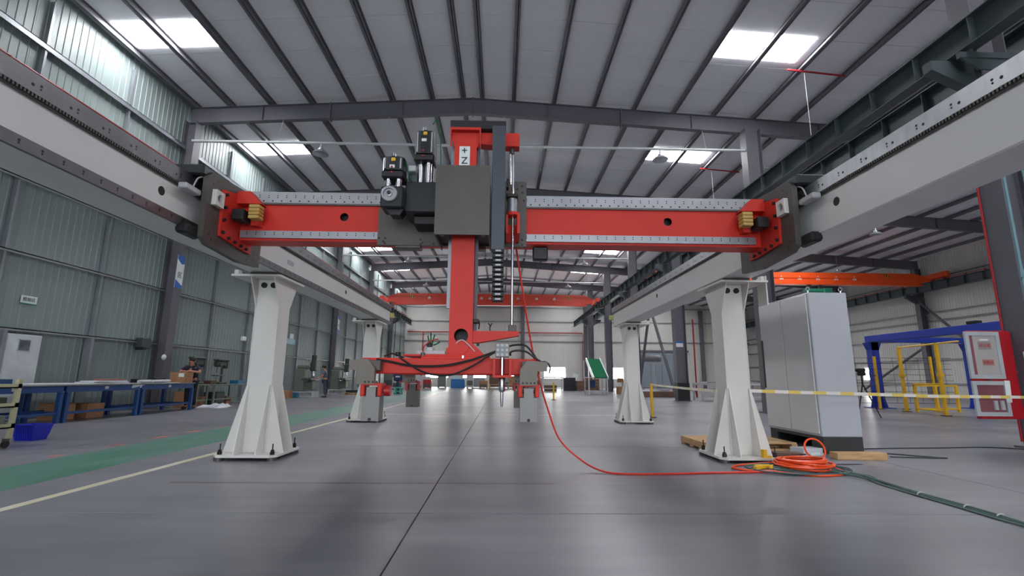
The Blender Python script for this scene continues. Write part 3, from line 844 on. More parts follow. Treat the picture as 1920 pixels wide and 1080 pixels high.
MB().cyl((-.87, 5.17, 3.25), (-.87, 5.17, 3.53), .08, 16).build('coupling_housing', BLACKM, m2)
m1 = thing_part('servo_motor', -1.19, 4.99, 3.24, 3.51, .23)
MB().cyl((-1.24, 4.93, 3.12), (-1.24, 4.93, 3.24), .035, 12).cyl((-1.13, 4.93, 3.12), (-1.13, 4.93, 3.24), .035, 12).build('polished_neck', CHROME, m1)
MB().bbox(-1.30, -1.06, 4.86, 5.12, 2.90, 3.14, .015).build('right_angle_gearbox', BLACKM, m1)
MB().lathe([(.088, 0), (.088, -.025), (.078, -.032), (.06, -.032), (.058, -.012), (.03, -.012), (.03, -.03), (.012, -.034)], (-1.205, 4.862, 3.045), 28, 'Y').build('output_flange', SILVER, m1, label='round silver output flange')
MB().cyl((-1.205, 4.815, 3.05), (-1.205, 4.84, 3.05), .02, 12).build('bore_plug', BLACK, m1)
MB().prism([(-1.25, 2.90), (-1.06, 2.90), (-1.10, 2.84), (-1.20, 2.84)], 'Y', 4.92, 5.08).build('gearbox_foot', BLACK, m1)
# green-grey terminal boxes behind the motors
TERM = mat('terminal_box_green', (70, 82, 78), .45)
MB().bbox(-1.07, -.88, 5.10, 5.30, 3.27, 3.40, .015).build('terminal_box', TERM, ZC)
MB().bbox(-1.06, -.97, 5.02, 5.14, 3.38, 3.45, .01).build('junction_box', GRAYPL, ZC)
MB().tube([(-.80, 5.0, 3.93), (-.76, 5.0, 3.98), (-.715, 5.0, 3.85), (-.70, 5.0, 3.55), (-.70, 5.05, 3.30)], .005, 6, 8).build('motor_cable', GREENBELT, ZC)
MB().tube([(-1.16, 4.95, 3.52), (-1.08, 4.97, 3.47), (-1.05, 5.0, 3.35), (-1.02, 5.06, 3.27)], .006, 6, 8).build('motor_cable', GREENBELT, ZC)
# square cover, open below
cv = MB()
cv.box(-.705, -.14, 4.75, 4.762, 2.58, 3.335).box(-.705, -.693, 4.762, 5.38, 2.58, 3.335).box(-.152, -.14, 4.762, 5.38, 2.58, 3.335)
cv.build('square_cover', PLATE, ZC, smooth=False, label='square grey-brown drive cover')
MB().box(-.69, -.56, 4.80, 5.38, 2.66, 2.70).box(-.27, -.155, 4.80, 5.38, 2.66, 2.70).build('guide_block', BLACK, ZC, smooth=False)
MB().bbox(-.67, -.62, 4.83, 4.9, 2.6, 2.66, .008).bbox(-.24, -.18, 4.83, 4.9, 2.6, 2.66, .008).build('runner_end', STEEL_D, ZC)
# balance cylinder
MB().cyl((.095, 5.05, 2.92), (.095, 5.05, 3.08), .056, 20).build('cylinder_body', SILVER, ZC, label='silver balance cylinder')
MB().bbox(.03, .16, 4.98, 5.12, 3.08, 3.125, .01).build('cylinder_cap', BLACK, ZC)
fl_ = MB().cyl((.105, 5.05, 2.885), (.105, 5.05, 2.92), .075, 24).build('cylinder_flange', RED, ZC)
MB().box(.03, .05, 5.0, 5.40, 2.68, 2.885).box(.15, .18, 5.0, 5.40, 2.68, 2.885).box(.03, .18, 5.36, 5.40, 2.68, 2.885).build('cylinder_bracket', RED, fl_, smooth=False)
MB().bbox(.03, .055, 5.0, 5.1, 3.2, 3.30, .005).build('limit_switch', BLACK, ZC)

# ------------------------------------------------------------------ Z column
ZK = thing('z_column', 'red vertical lifting column with cable chain, guide rods and side arm', 'column', (-.42, 5.05, 1.36))
colm = MB()
colm.holeplate(-.54, -.30, 1.44, 1.80, -.415, 1.565, .072, 4.92, 4.935)
colm.box(-.54, -.30, 4.92, 4.935, 1.80, 3.79)
colm.box(-.54, -.528, 4.935, 5.17, 1.44, 3.80).box(-.312, -.30, 4.935, 5.17, 1.44, 3.80).box(-.528, -.312, 5.158, 5.17, 1.44, 3.80)
colm.build('column_tube', RED, ZK, smooth=False)
MB().cyl((-.415, 4.936, 1.565), (-.415, 5.14, 1.565), .0735, 28, caps=False).cyl((-.415, 5.135, 1.565), (-.415, 5.14, 1.565), .073, 28).build('bore_shade', BLACK, ZK, label='round bore painted black for shade')  # black inside added to paint the shade of the hollow bore
MB().box(-.585, -.542, 5.02, 5.08, 1.86, 3.78).build('guide_rail', GIRT, ZK, smooth=False, label='grey guide rail on the column side')
MB().box(-.298, -.265, 5.02, 5.08, 1.60, 3.70).build('guide_rail', COLUMN, ZK, smooth=False)
tf = MB().prism([(-.585, 3.81), (-.26, 3.81), (-.26, 3.75), (-.29, 3.63), (-.545, 3.63), (-.585, 3.75)], 'Y', 4.93, 5.17)
tf.box(-.59, -.255, 4.86, 5.22, 3.80, 3.828)
tf.prism([(4.86, 3.80), (4.93, 3.80), (4.93, 3.63)], 'X', -.59, -.575).prism([(4.86, 3.80), (4.93, 3.80), (4.93, 3.63)], 'X', -.27, -.255)
tf.build('head_flange', RED, ZK, smooth=False)
MB().bbox(-.595, .02, 4.90, 5.2, 3.83, 3.935, .008).build('chain_tray', BLACK, ZK, label='black cable tray on top')
MB().prism([(-.26, 3.825), (.17, 3.825), (.17, 3.67), (.0, 3.67), (-.26, 3.69)], 'Y', 4.97, 5.10).build('rod_bracket', RED, ZK, smooth=False)
ch = MB().bbox(-.125, .015, 4.76, 4.90, 2.43, 3.80, .006).build('chain_guide', SLATE, ZK, label='slate grey cable chain guide')
lk = None
for i in range(11):
    z = 1.90+i*.05
    if lk is None:
        lk = MB().bbox(-.105, .01, 4.77, 4.86, z, z+.044, .006).build('chain_link', BLACK, ZK)
        lb = MB().box(-.075, -.02, 4.762, 4.768, z+.014, z+.03).build('link_clip', GRAYPL, ZK)
    else:
        clone(lk, ZK, (0, 0, i*.05)); clone(lb, ZK, (0, 0, i*.05))
MB().cyl((.075, 5.04, 3.25), (.075, 5.04, 3.69), .011, 10).build('guide_rod', CHROME, ZK)
MB().cyl((.102, 5.05, 1.66), (.102, 5.05, 3.69), .015, 12).build('piston_rod', CHROME, ZK)
MB().cyl((.09, 5.045, 3.61), (.09, 5.045, 3.67), .028, 10).build('rod_nut', STEEL_D, ZK)
MB().prism([(-.30, 1.62), (.175, 1.62), (.175, 1.575), (-.24, 1.50), (-.30, 1.50)], 'Y', 4.96, 5.10).build('side_arm', RED, ZK, smooth=False, label='red tapered side arm')
MB().bbox(.065, .15, 5.0, 5.09, 1.62, 1.69, .006).build('rod_clevis', PLATE, ZK)
MB().bbox(-.30, -.24, 4.94, 5.05, 1.70, 1.74, .006).build('limit_switch', BLACK, ZK)
MB().tube([(-.245, 4.98, 1.73), (-.235, 4.98, 1.70), (-.24, 4.98, 1.64)], .007, 6, 5).build('switch_cable', BLACK, ZK)
MB().tube([(-.125, 4.97, 1.62), (-.125, 4.97, 1.68), (-.145, 4.97, 1.70)], .006, 6).tube([(-.125, 4.97, 1.66), (-.105, 4.97, 1.70)], .006, 6).build('tap_handle', BLACK, ZK)
sp = MB().box(-.487, -.372, 4.912, 4.92, 3.26, 3.63).build('axis_sign', SIGNW, ZK, smooth=False, label='white plate reading plus Z minus')
for b, z, s_ in (('+', 3.575, .12), ('Z', 3.46, .11), ('|', 3.345, .06)):
    text('sign_letter', b, s_, (-.43, 4.909, z), (R(90), 0, 0), TXT, sp)
# foot of the column
MB().prism([(-.30, 1.49), (-.18, 1.38), (-.18, 1.345), (-.56, 1.345), (-.56, 1.44), (-.30, 1.44)], 'Y', 4.90, 5.20).build('foot_gusset', RED, ZK, smooth=False)
MB().bbox(-.26, -.235, 4.98, 5.05, 1.47, 1.50, .004).build('foot_bolt', BLACK, ZK)
MB().cyl((-.41, 4.915, 1.45), (-.41, 4.89, 1.45), .075, 20).build('swivel_boss', RED, ZK)

# ------------------------------------------------------------------ lifting gripper
CLAMP = mat('brown_grey_clamp', (116, 109, 101), .5, .15, .06, 6)
GRAYFOOT = mat('brushed_grey_steel', (138, 136, 134), .5, .2, .05, 6)
GR = thing('lifting_gripper', 'red four point lifting gripper hanging under the red column', 'gripper', (-.45, 5.2, .77))
MB().bbox(-1.24, .34, 4.36, 4.56, 1.175, 1.315, .008).build('cross_bar', RED, GR, label='front red cross bar')
MB().bbox(-1.24, .34, 5.98, 6.16, 1.175, 1.315, .008).build('cross_bar', RED, GR, label='rear red cross bar')
MB().bbox(-.75, -.12, 4.56, 5.98, 1.20, 1.345, .008).build('spine', RED, GR)
MB().bbox(-.95, -.12, 4.70, 5.45, 1.345, 1.365, .004).build('top_plate', RED, GR)
MB().bbox(-.82, -.55, 4.72, 5.0, 1.365, 1.40, .006).build('manifold_plate', GRAYPL, GR, label='light grey valve plate')
vm = MB().bbox(-.735, -.675, 4.76, 4.86, 1.40, 1.44, .006).build('valve_block', GRAYPL, GR)
MB().bbox(-.735, -.685, 4.75, 4.84, 1.44, 1.475, .006).build('valve_head', BLACK, vm)
for i, (dx, h) in enumerate(((0, .11), (-.02, .08), (.025, .09), (.06, .02))):
    MB().tube([(-.70+dx*.4, 4.80, 1.46), (-.70+dx, 4.79, 1.46+h*.6), (-.70+dx*1.5, 4.78, 1.47+h)], .007, 6, 5).build('green_lead', GREENBELT, vm)
MB().cyl((-1.0, 4.72, 1.345), (-1.0, 4.72, 1.385), .025, 10).build('stop_pin', BLACK, GR)
for (x0, ys, nm) in ((-1.18, 4.24, 'front left'), (.165, 4.24, 'front right'), (-1.18, 6.2, 'rear left'), (.165, 6.2, 'rear right')):
    left = x0 < 0; yc = ys
    yy = (yc-.03, yc+.03)
    if left: poly = [(-1.30, 1.285), (-1.15, 1.30), (-1.085, 1.22), (-1.085, 1.085), (-1.235, 1.085), (-1.235, 1.205), (-1.30, 1.205)]
    else: poly = [(.22, 1.295), (.395, 1.285), (.395, 1.205), (.31, 1.205), (.305, 1.085), (.16, 1.085), (.16, 1.22)]
    g_ = MB().prism(poly, 'Y', *yy).build('clamp_plate', CLAMP, GR, smooth=False, label='%s grey clamp plate' % nm)
    cx = x0+.07
    for i in range(4):
        x = cx-.05+i*.033
        MB().cyl((x, yy[0]-.003, 1.105), (x, yy[0]+.003, 1.105), .009, 8).build('screw', BLACK, g_)
    MB().bbox(cx-.06, cx+.06, yc+.02, (4.36 if ys < 5 else 5.98)+.01 if ys < 5 else yc+.06, 1.20, 1.29, .005).build('mount_block', PLATE, g_)
    cl = MB()
    for k in (-1, 1): cl.bbox(cx+k*.072-.018, cx+k*.072+.018, yc-.02, yc+.14, .985, 1.085, .006)
    cl.bbox(cx-.09, cx+.09, yc-.02, yc+.14, 1.075, 1.095, .004)
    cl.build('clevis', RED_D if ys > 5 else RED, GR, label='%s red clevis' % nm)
    MB().cyl((cx-.095, yc+.06, 1.03), (cx+.095, yc+.06, 1.03), .016, 10).build('clevis_pin', STEEL_D, GR)
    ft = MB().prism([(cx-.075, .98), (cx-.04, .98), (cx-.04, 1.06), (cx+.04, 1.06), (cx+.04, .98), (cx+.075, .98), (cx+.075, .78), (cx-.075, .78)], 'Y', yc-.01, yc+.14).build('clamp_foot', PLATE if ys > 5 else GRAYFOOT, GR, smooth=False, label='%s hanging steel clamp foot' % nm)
    MB().cyl((cx+.0, yc-.016, .795), (cx+.0, yc-.005, .795), .014, 8).build('screw', BLACK, ft)
    if left and ys < 5: MB().cyl((cx+.10, yc+.06, 1.03), (cx+.15, yc+.06, 1.03), .045, 14).build('roller', RED_D, GR)
MB().tube([(-1.30, 6.28, 1.09), (-1.05, 6.28, 1.09)], .012, 6).build('tie_rod', RED_D, GR)
# marking spindle on the front bar
sb = MB().bbox(-.055, .065, 4.22, 4.34, 1.325, 1.445, .004).build('spindle_block', GRAYFOOT, GR, label='grey finned spindle block')
for i in range(3):
    for j in range(3):
        MB().cyl((-.035+i*.04, 4.214, 1.345+j*.04), (-.035+i*.04, 4.222, 1.345+j*.04), .012, 10).build('block_bore', GIRT, sb)
MB().box(-.075, -.055, 4.24, 4.36, 1.165, 1.315).box(.065, .085, 4.24, 4.36, 1.165, 1.315).box(-.075, .085, 4.22, 4.36, 1.15, 1.17).build('spindle_bracket', RED, GR, smooth=False)
MB().cyl((.005, 4.285, 1.17), (.005, 4.285, 1.325), .02, 12).build('spindle_shaft', CHROME, GR)
MB().lathe([(.022, .13), (.030, .115), (.030, .02), (.024, 0), (.013, -.005), (.013, -.09), (.008, -.13)], (.005, 4.285, 1.03), 16).build('spindle_tip', CHROME, GR, label='chrome spindle tip')
# hoses over the front bar
def hose(pts, y, r, m_, lab=None):
    MB().tube([at(u, v, y) for u, v in pts], r, 6, 8).build('hose', m_, GR, label=lab)
hose([(706, 674), (730, 678), (765, 685), (805, 687), (845, 684), (880, 676), (905, 668), (933, 658)], 4.29, .011, BLACK)
hose([(750, 671), (765, 681), (790, 696), (815, 703), (845, 703), (870, 694), (893, 682), (915, 668), (936, 656)], 4.26, .009, BLACK)
hose([(720, 668), (735, 663), (752, 669), (765, 676)], 4.45, .008, BLACK)
hose([(953, 650), (965, 647), (985, 648), (997, 660), (1008, 676)], 4.3, .009, BLACK)
hose([(957, 667), (958, 660), (972, 657), (988, 660), (1003, 671), (1020, 682)], 4.28, .009, BLACK)
hose([(1012, 679), (1024, 679), (1031, 688), (1030, 700)], 4.26, .007, BLACK)
hose([(855, 645), (860, 640), (868, 638), (880, 648), (890, 659)], 4.86, .006, GRAYPL)
hose([(793, 665), (795, 650), (808, 639), (822, 636)], 4.7, .006, RED_D)
MB().cyl(at(793, 661, 4.7), at(793, 671, 4.7), .02, 10).build('fitting', STEEL_D, GR)
MB().bbox(-.35+.0, -.33, 4.28, 4.32, 1.31, 1.34, .004).build('fitting', CHROME, GR)
# ------------------------------------------------------------------ red air hose falling from the cross beam to the coil
hp = [at(968, 466, 5.78), at(976, 520, 5.85), at(986, 585, 5.95), at(999, 660, 6.15), at(1012, 715, 6.35), at(1028, 770, 6.5), at(1050, 825, 6.55)]
hp += [Vector((1.06, 6.50, .10)), Vector((1.28, 6.25, .02)), Vector((1.55, 6.15, .012)), Vector((2.0, 6.16, .012)), Vector((2.6, 6.24, .012)), Vector((3.2, 6.30, .012)), Vector((3.45, 6.36, .012))]
MB().tube(hp, .0115, 8, 8).build('air_hose', HOSE_R, None, 'thin red air hose hanging from the cross beam down to the floor', 'hose', origin=(1.3, 6.2, 0))

# ------------------------------------------------------------------ right foreground: cabinet, pallet, hoses, cables
EC = thing('electrical_cabinet', 'tall light grey electrical cabinet with charcoal plinth beside the front right leg', 'cabinet', (5.44, 8.6, 0))
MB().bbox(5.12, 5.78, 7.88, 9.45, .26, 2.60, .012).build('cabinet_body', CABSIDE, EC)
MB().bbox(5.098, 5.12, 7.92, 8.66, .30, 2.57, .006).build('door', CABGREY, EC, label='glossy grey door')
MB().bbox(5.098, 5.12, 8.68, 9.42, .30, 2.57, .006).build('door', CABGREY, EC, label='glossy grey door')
MB().box(5.09, 5.10, 9.36, 9.41, 1.0, 1.9).build('door_handle_bar', BLACK, EC)
pl_ = MB().box(5.14, 5.78, 7.90, 7.93, 0, .26).box(5.14, 5.78, 9.40, 9.43, 0, .26).box(5.75, 5.78, 7.93, 9.40, 0, .26).box(5.14, 5.17, 7.93, 8.2, 0, .26).box(5.14, 5.17, 9.2, 9.40, 0, .26).box(5.14, 5.17, 8.2, 9.2, .21, .26)
pl_.build('plinth', PLINTH, EC, smooth=False, label='charcoal plinth with an open side')
for x, y in ((5.16, 7.93), (5.72, 7.93), (5.16, 9.38)):
    e = MB().cyl((x, y, 2.6), (x, y, 2.635), .014, 8)
    e.tube([(x+.032*math.cos(a), y, 2.665+.032*math.sin(a)) for a in [2*math.pi*i/12 for i in range(12)]], .010, 6, closed=True)
    e.build('lifting_eye', CHROME, EC)
def pallet(x0, x1, y0, y1, label, h=.14, m_=WOOD):
    t = thing('wooden_pallet', label, 'pallet', ((x0+x1)/2, (y0+y1)/2, 0))
    n = max(3, int((y1-y0)/.19)); w = (y1-y0)/n
    for i in range(n): MB().bbox(x0, x1, y0+i*w+.02, y0+(i+1)*w-.02, h-.025, h, .003).build('plank', m_, t)
    for i in range(3):
        x = x0+(x1-x0-.1)*i/2
        MB().bbox(x, x+.1, y0, y1, .025, h-.025, .004).build('stringer', m_, t)
    for i in (0, n//2, n-1): MB().bbox(x0, x1, y0+i*w+.02, y0+(i+1)*w-.02, 0, .025, .003).build('bottom_plank', m_, t)
    return t
pallet(3.32, 4.9, 8.2, 9.2, 'pale wooden pallet on the floor behind the front right leg', .13)
MB().bbox(4.95, 5.7, 7.32, 7.50, 0, .10, .006).build('timber_block', WOOD, None, 'pale timber beam lying in front of the cabinet', 'timber')
MB().obox((4.75, 7.0, .02), (.62, .14, .02), rz=.08).build('wood_strip', mat('grey_board', (150, 146, 158), .6), None, 'grey strip of board on the floor right of the orange coil', 'board')
bx = thing('switch_box', 'small grey switch box lying by the orange hose coil', 'box', (4.38, 7.0, 0))
MB().obox((4.55, 7.2, .06), (.22, .30, .07), rz=-.5, ry=-.15).build('case', GRAYPL, bx); MB().obox((4.55, 7.2, .102), (.12, .18, .02), rz=-.5, ry=-.15).build('lid', SIGNW, bx)
# scrap behind the coil, in the open plinth
MB().obox((4.90, 7.98, .05), (.4, .25, .08), rz=.3, ry=.02).build('foil_bundle', PLASTIC_W, None, 'crumpled grey wrapping on the floor by the plinth opening', 'wrapping')
MB().obox((4.4, 7.68, .03), (.4, .2, .05), rz=-.2).build('wood_scrap', WOOD_D, None, 'dark wood scrap on the floor left of the cabinet', 'scrap')

# orange hose coil
hc = thing('hose_coil', 'coiled bright orange hose on the floor in front of the cabinet', 'hose', (3.95, 6.75, 0))
pts = []
for i in range(10*14):
    a = 2*math.pi*i/14
    k = i/(10*14)
    rr = .34-.05*math.sin(k*9)-.07*(k*3 % 1)
    pts.append(Vector((3.98+rr*1.0*math.cos(a)+.02*math.sin(k*23), 6.56+rr*.95*math.sin(a), .03+.015*math.sin(a*.5+k*20)+.11*k)))
MB().tube(pts, .013, 7).build('coil', HOSE_O, hc)
lp = [Vector(p) for p in ((3.45, 6.36, .013), (3.15, 6.42, .013), (3.05, 6.62, .013), (3.25, 6.80, .013), (3.55, 6.88, .02), (3.8, 6.84, .05))]
MB().tube(lp, .013, 8, 8).build('loop', HOSE_O, hc)
lp = [Vector(p) for p in ((3.45, 6.36, .013), (3.6, 6.2, .013), (3.9, 6.08, .013), (4.25, 6.2, .013), (4.4, 6.5, .013), (4.35, 6.7, .03), (4.2, 6.8, .05))]
MB().tube(lp, .013, 8, 8).build('loop', HOSE_O, hc)
lp = [Vector((4.42+.14*math.cos(a)*1.0, 7.0+.05*math.sin(a), .20+.13*math.sin(a))) for a in [R(-60+25*i) for i in range(13)]]
MB().tube(lp, .013, 8, 3).build('raised_loop', HOSE_O, hc)
fp = MB()
fp.obox((3.40, 6.55, .03), (.26, .05, .035), rz=.5)
fp.obox((3.44, 6.60, .035), (.22, .05, .035), rz=.15)
for i in range(4): fp.obox((3.50+.03*i, 6.50+.04*i, .035), (.05, .025, .025), rz=.4+.2*i)
fp.build('work_glove', YELLOW, None, 'yellow work glove at the left of the orange hose coil', 'glove')
MB().obox((3.63, 6.88, .16), (.06, .05, .09), rz=.4).obox((3.66, 6.88, .11), (.12, .06, .03)).build('hose_clip', YELLOW, None, 'small yellow plug standing behind the orange coil', 'plug')
# green-grey cable bundle to the right foreground
cbl = thing('cable_bundle', 'green-grey cable bundle running from the hose coil to the right foreground', 'cable', (4.4, 5.4, 0))
base = [(3.55, 6.55), (3.9, 6.35), (4.2, 6.45), (4.35, 6.15), (4.31, 5.7), (4.27, 5.2), (4.25, 4.75), (4.24, 4.3), (4.22, 3.8), (4.15, 3.0), (4.1, 2.2)]
for j in range(5):
    pts = [Vector((x+random.uniform(-.028, .028)*(1 if i > 3 else 5)+.012*(j-2), y+random.uniform(-.03, .03)*(1 if i > 3 else 4), .012+.010*(j % 3))) for i, (x, y) in enumerate(base)]
    MB().tube(pts, .009, 6, 6).build('cable', CABLE_G if j % 2 else mat('pale_green_cable', (104, 128, 122), .5), cbl)
for y in (5.1, 4.3, 4.6):
    MB().tube([Vector((4.26+.035*math.cos(a), y, .022+.022*math.sin(a))) for a in [2*math.pi*i/10 for i in range(10)]], .006, 5, closed=True).build('cable_tie', GRAYPL, cbl)
for j in range(4):
    pts = []
    for i in range(16):
        a = 2*math.pi*i/16
        pts.append(Vector((3.85+(.52+.05*j)*math.cos(a)+random.uniform(-.03, .03), 6.48+(.34+.02*j)*math.sin(a), .010+.006*j)))
    MB().tube(pts, .008, 6, 3, True).build('cable_loop', CABLE_G, cbl)
MB().tube([Vector((x, y, .010)) for x, y in ((5.95, 8.35), (6.5, 8.5), (7.6, 8.6), (8.6, 8.7), (9.2, 8.4), (9.6, 8.3), (10.5, 8.35))], .010, 6, 6).build('floor_cable', CABLE_D, None, 'dark cable lying from the cabinet to the column on the right', 'cable')
MB().tube([Vector((x, y, .009)) for x, y in ((5.90, 8.0), (6.2, 7.9), (6.5, 7.65), (6.75, 7.5), (6.2, 7.55), (5.95, 7.6))], .009, 6, 6).build('floor_cable', CABLE_D, None, 'short looped dark cable on the floor right of the cabinet', 'cable')

# barrier tape and posts
def ribbon(pts, h, m_, label):
    m_b = MB(); n = len(pts)
    for i in range(n-1):
        a, b = Vector(pts[i]), Vector(pts[i+1])
        d = (b-a); nrm = Vector((-d.y, d.x, 0)).normalized()*.0015
        vs = [a-nrm-Vector((0, 0, h/2)), b-nrm-Vector((0, 0, h/2)), b-nrm+Vector((0, 0, h/2)), a-nrm+Vector((0, 0, h/2)),
              a+nrm-Vector((0, 0, h/2)), b+nrm-Vector((0, 0, h/2)), b+nrm+Vector((0, 0, h/2)), a+nrm+Vector((0, 0, h/2))]
        m_b.add(vs, [(0, 1, 2, 3), (7, 6, 5, 4), (0, 4, 5, 1), (3, 2, 6, 7), (0, 3, 7, 4), (1, 5, 6, 2)])
    return m_b.build('barrier_tape', m_, None, label, 'tape', 'barrier tapes', smooth=False)
ribbon([(3.70, 7.62, .985), (4.5, 7.72, .962), (5.08, 7.83, .95), (5.9, 7.84, .935), (7.2, 8.05, .905), (9.2, 8.5, .885)], .05, TAPE, 'yellow and white barrier tape from the front right leg past the cabinet')
ribbon([(3.42, 7.62, .965), (4.0, 10.6, .95), (4.56, 14.9, .975)], .05, TAPE2, 'pale barrier tape from the front right leg to the yellow post')
for x, y, h, lab in ((4.57, 14.94, 1.0, 'yellow barrier post right of the far right leg'), (2.79, 26.3, .9, 'distant yellow barrier post right of the gripper')):
    t = thing('barrier_post', lab, 'post', (x, y, 0), 'yellow posts')
    MB().cyl((x, y, .02), (x, y, h), .045, 12).build('pole', YELLOW, t)
    MB().cyl((x, y, 0), (x, y, .02), .13, 16).build('base', BLACK, t)
    MB().cyl((x, y, h), (x, y, h+.015), .048, 12).build('cap', YELLOW, t)

# fire cabinet on the near column
FC = thing('fire_cabinet', 'red fire hydrant cabinet with white framed glazed doors by the right column', 'cabinet', (8.85, 8.75, .5))
MB().bbox(8.47, 9.28, 8.62, 8.70, .50, 2.06, .01).build('cabinet_body', FIRE, FC)
def frame(x0, x1, z0, z1, w, y0, y1):
    return MB().box(x0, x1, y0, y1, z0, z0+w).box(x0, x1, y0, y1, z1-w, z1).box(x0, x0+w, y0, y1, z0+w, z1-w).box(x1-w, x1, y0, y1, z0+w, z1-w)
d1 = frame(8.39, 9.02, 1.20, 2.04, .07, 8.585, 8.62).build('upper_door', ALU, FC, smooth=False)
MB().box(8.46, 8.95, 8.605, 8.612, 1.27, 1.97).build('pane', GLASSP, d1, smooth=False)
MB().box(8.46, 8.53, 8.602, 8.604, 1.27, 1.97).build('pane_edge_band', GLASSR, d1, smooth=False)
d2 = frame(8.39, 9.02, .55, 1.16, .07, 8.585, 8.62).build('lower_door', ALU, FC, smooth=False)
MB().box(8.46, 8.95, 8.605, 8.612, .62, 1.09).build('pane', GLASSR, d2, smooth=False)
for x in (8.76, 8.88): MB().cyl((x, 8.60, .66), (x, 8.60, .82), .035, 12).build('bottle_in_window', GRAYPL, d2)
MB().box(8.62, 8.86, 8.600, 8.604, 1.72, 1.86).build('notice_plate', mat('notice_grey', (150, 140, 138), .4), d1, smooth=False)
MB().box(8.66, 8.82, 8.600, 8.604, 1.88, 1.91).build('white_strip', SIGNW, d1, smooth=False)
MB().box(8.66, 8.86, 8.600, 8.604, 1.44, 1.54).build('warning_plate', mat('notice_pink', (170, 110, 108), .4), d1, smooth=False)
text('door_lettering', '\u6d88\u706b\u6813', .075, (8.74, 8.598, 1.79), (R(90), 0, 0), TXTR, d1)
text('door_lettering', '\u706b\u8b66119', .05, (8.76, 8.598, 1.49), (R(90), 0, 0), TXTR, d1)
MB().bbox(8.68, 8.74, 8.57, 8.59, 1.165, 1.195, .004).build('latch', STEEL_D, FC)
MB().obox((9.0, 8.575, .98), (.10, .006, .38), ry=.05).build('hanging_card', SIGNW, FC, label='white inspection card')
MB().box(9.27, 9.318, 8.63, 8.69, 1.3, 1.36).build('wall_bracket', STEEL_D, FC)
# small white box on the column
MB().bbox(9.26, 9.317, 8.36, 8.46, 1.55, 1.68, .01).build('wall_switch', SIGNW, None, 'small white switch box on the large right column', 'switch')

# camera tripod
TP = thing('tripod', 'black camera tripod standing right of the cabinet', 'tripod', (11.6, 15.5, 0))
hub = Vector((11.55, 15.5, 1.05))
for dx, dy in ((.28, -.15), (-.30, -.1), (.02, .33)):
    MB().cyl(hub, (11.55+dx*1.2, 15.5+dy*1.2, 0), .022, 8, .014).build('leg', BLACK, TP)
MB().cyl((11.55, 15.5, .95), (11.55, 15.5, 1.3), .025, 8).build('centre_post', BLACK, TP)
MB().bbox(11.45, 11.65, 15.42, 15.58, 1.30, 1.42, .02).build('head', BLACK, TP)
MB().cyl((11.5, 15.5, 1.35), (11.9, 15.35, 1.30), .012, 6).build('pan_handle', BLACK, TP)
VC = thing('video_camera', 'small black video camera on the tripod', 'camera', (11.55, 15.5, 1.42))
MB().bbox(11.42, 11.66, 15.42, 15.58, 1.42, 1.54, .02).build('camera_body', BLACK, VC); MB().cyl((11.42, 15.5, 1.48), (11.30, 15.5, 1.48), .045, 12).build('camera_lens', BLACK, VC)

# blue portal frame
BG = thing('blue_portal_frame', 'royal blue steel portal frame behind the fire cabinet', 'frame', (16.2, 20.9, 0))
def bcol(x, y):
    MB().box(x-.16, x+.16, y-.16, y+.16, .03, 2.78).build('post', BLUE_G, BG, smooth=False)
    MB().box(x-.4, x+.4, y-.4, y+.4, 0, .03).build('base_plate', BLUE_G, BG, smooth=False)
    for k in (-1, 1):
        MB().prism([(x+k*.16, .03), (x+k*.38, .03), (x+k*.16, .8)], 'Y', y-.01, y+.01).build('foot_gusset', BLUE_G, BG, smooth=False)
        MB().prism([(y+k*.16, .03), (y+k*.38, .03), (y+k*.16, .8)], 'X', x-.01, x+.01).build('foot_gusset', BLUE_G, BG, smooth=False)
    MB().prism([(x-.16, 2.45), (x+.16, 2.45), (x+.3, 2.78), (x-.3, 2.78)], 'Y', y-.16, y+.16).build('head', BLUE_G, BG, smooth=False)
bcol(16.2, 20.9); bcol(20.5, 20.9); bcol(16.2, 13.0)
MB().bbox(16.05, 16.35, 12.6, 21.1, 2.80, 3.08, .01).build('side_beam', BLUE_G, BG)
MB().bbox(16.35, 20.7, 20.75, 21.05, 2.80, 3.02, .01).build('cross_beam', BLUE_G, BG)
for i, y in enumerate((16.2, 15.0)):
    MB().bbox(16.1, 16.35, y-.18, y+.18, 3.08, 3.2, .02).build('mounting_block', BLACKM, BG)

# yellow safety fence with wire panels
FE = thing('safety_fence', 'yellow post safety fence with dark wire panels in front of the blue frame', 'fence', (15.2, 17.5, 0))
FP = [(15.45, 18.6), (14.95, 16.4)]
for x, y in FP:
    MB().box(x-.045, x+.045, y-.045, y+.045, .02, 2.45).build('post', YELLOW, FE, smooth=False)
    MB().box(x-.11, x+.11, y-.11, y+.11, 0, .02).build('post_foot', BLACK, FE, smooth=False)
MB().tube([(15.45, 18.6, 2.42), (14.95, 16.4, 2.42), (14.7, 15.3, 2.42)], .03, 6).build('top_rail', YELLOW, FE)
for x, y in ((14.3, 20.2), (15.6, 20.1), (16.6, 20.0), (17.8, 19.9)):
    MB().box(x-.04, x+.04, y-.04, y+.04, .02, 2.15).build('post', YELLOW, FE, smooth=False)
    MB().box(x-.1, x+.1, y-.1, y+.1, 0, .02).build('post_foot', BLACK, FE, smooth=False)
for i in range(9):
    z = .25+i*.23
    MB().tube([(13.6, 20.25, z), (18.6, 19.83, z)], .008, 5).build('wire', BLACK, FE)
for i in range(10):
    x = 13.8+i*.5
    MB().tube([(x, 20.25-(x-13.6)*.084, .25), (x, 20.25-(x-13.6)*.084, 2.1)], .006, 5).build('wire', BLACK, FE)
for z0 in (.15, .62, 1.05):
    MB().tube([(15.30, 17.95, z0), (14.98, 16.5, z0)], .03, 6).build('gate_rail', YELLOW, FE)
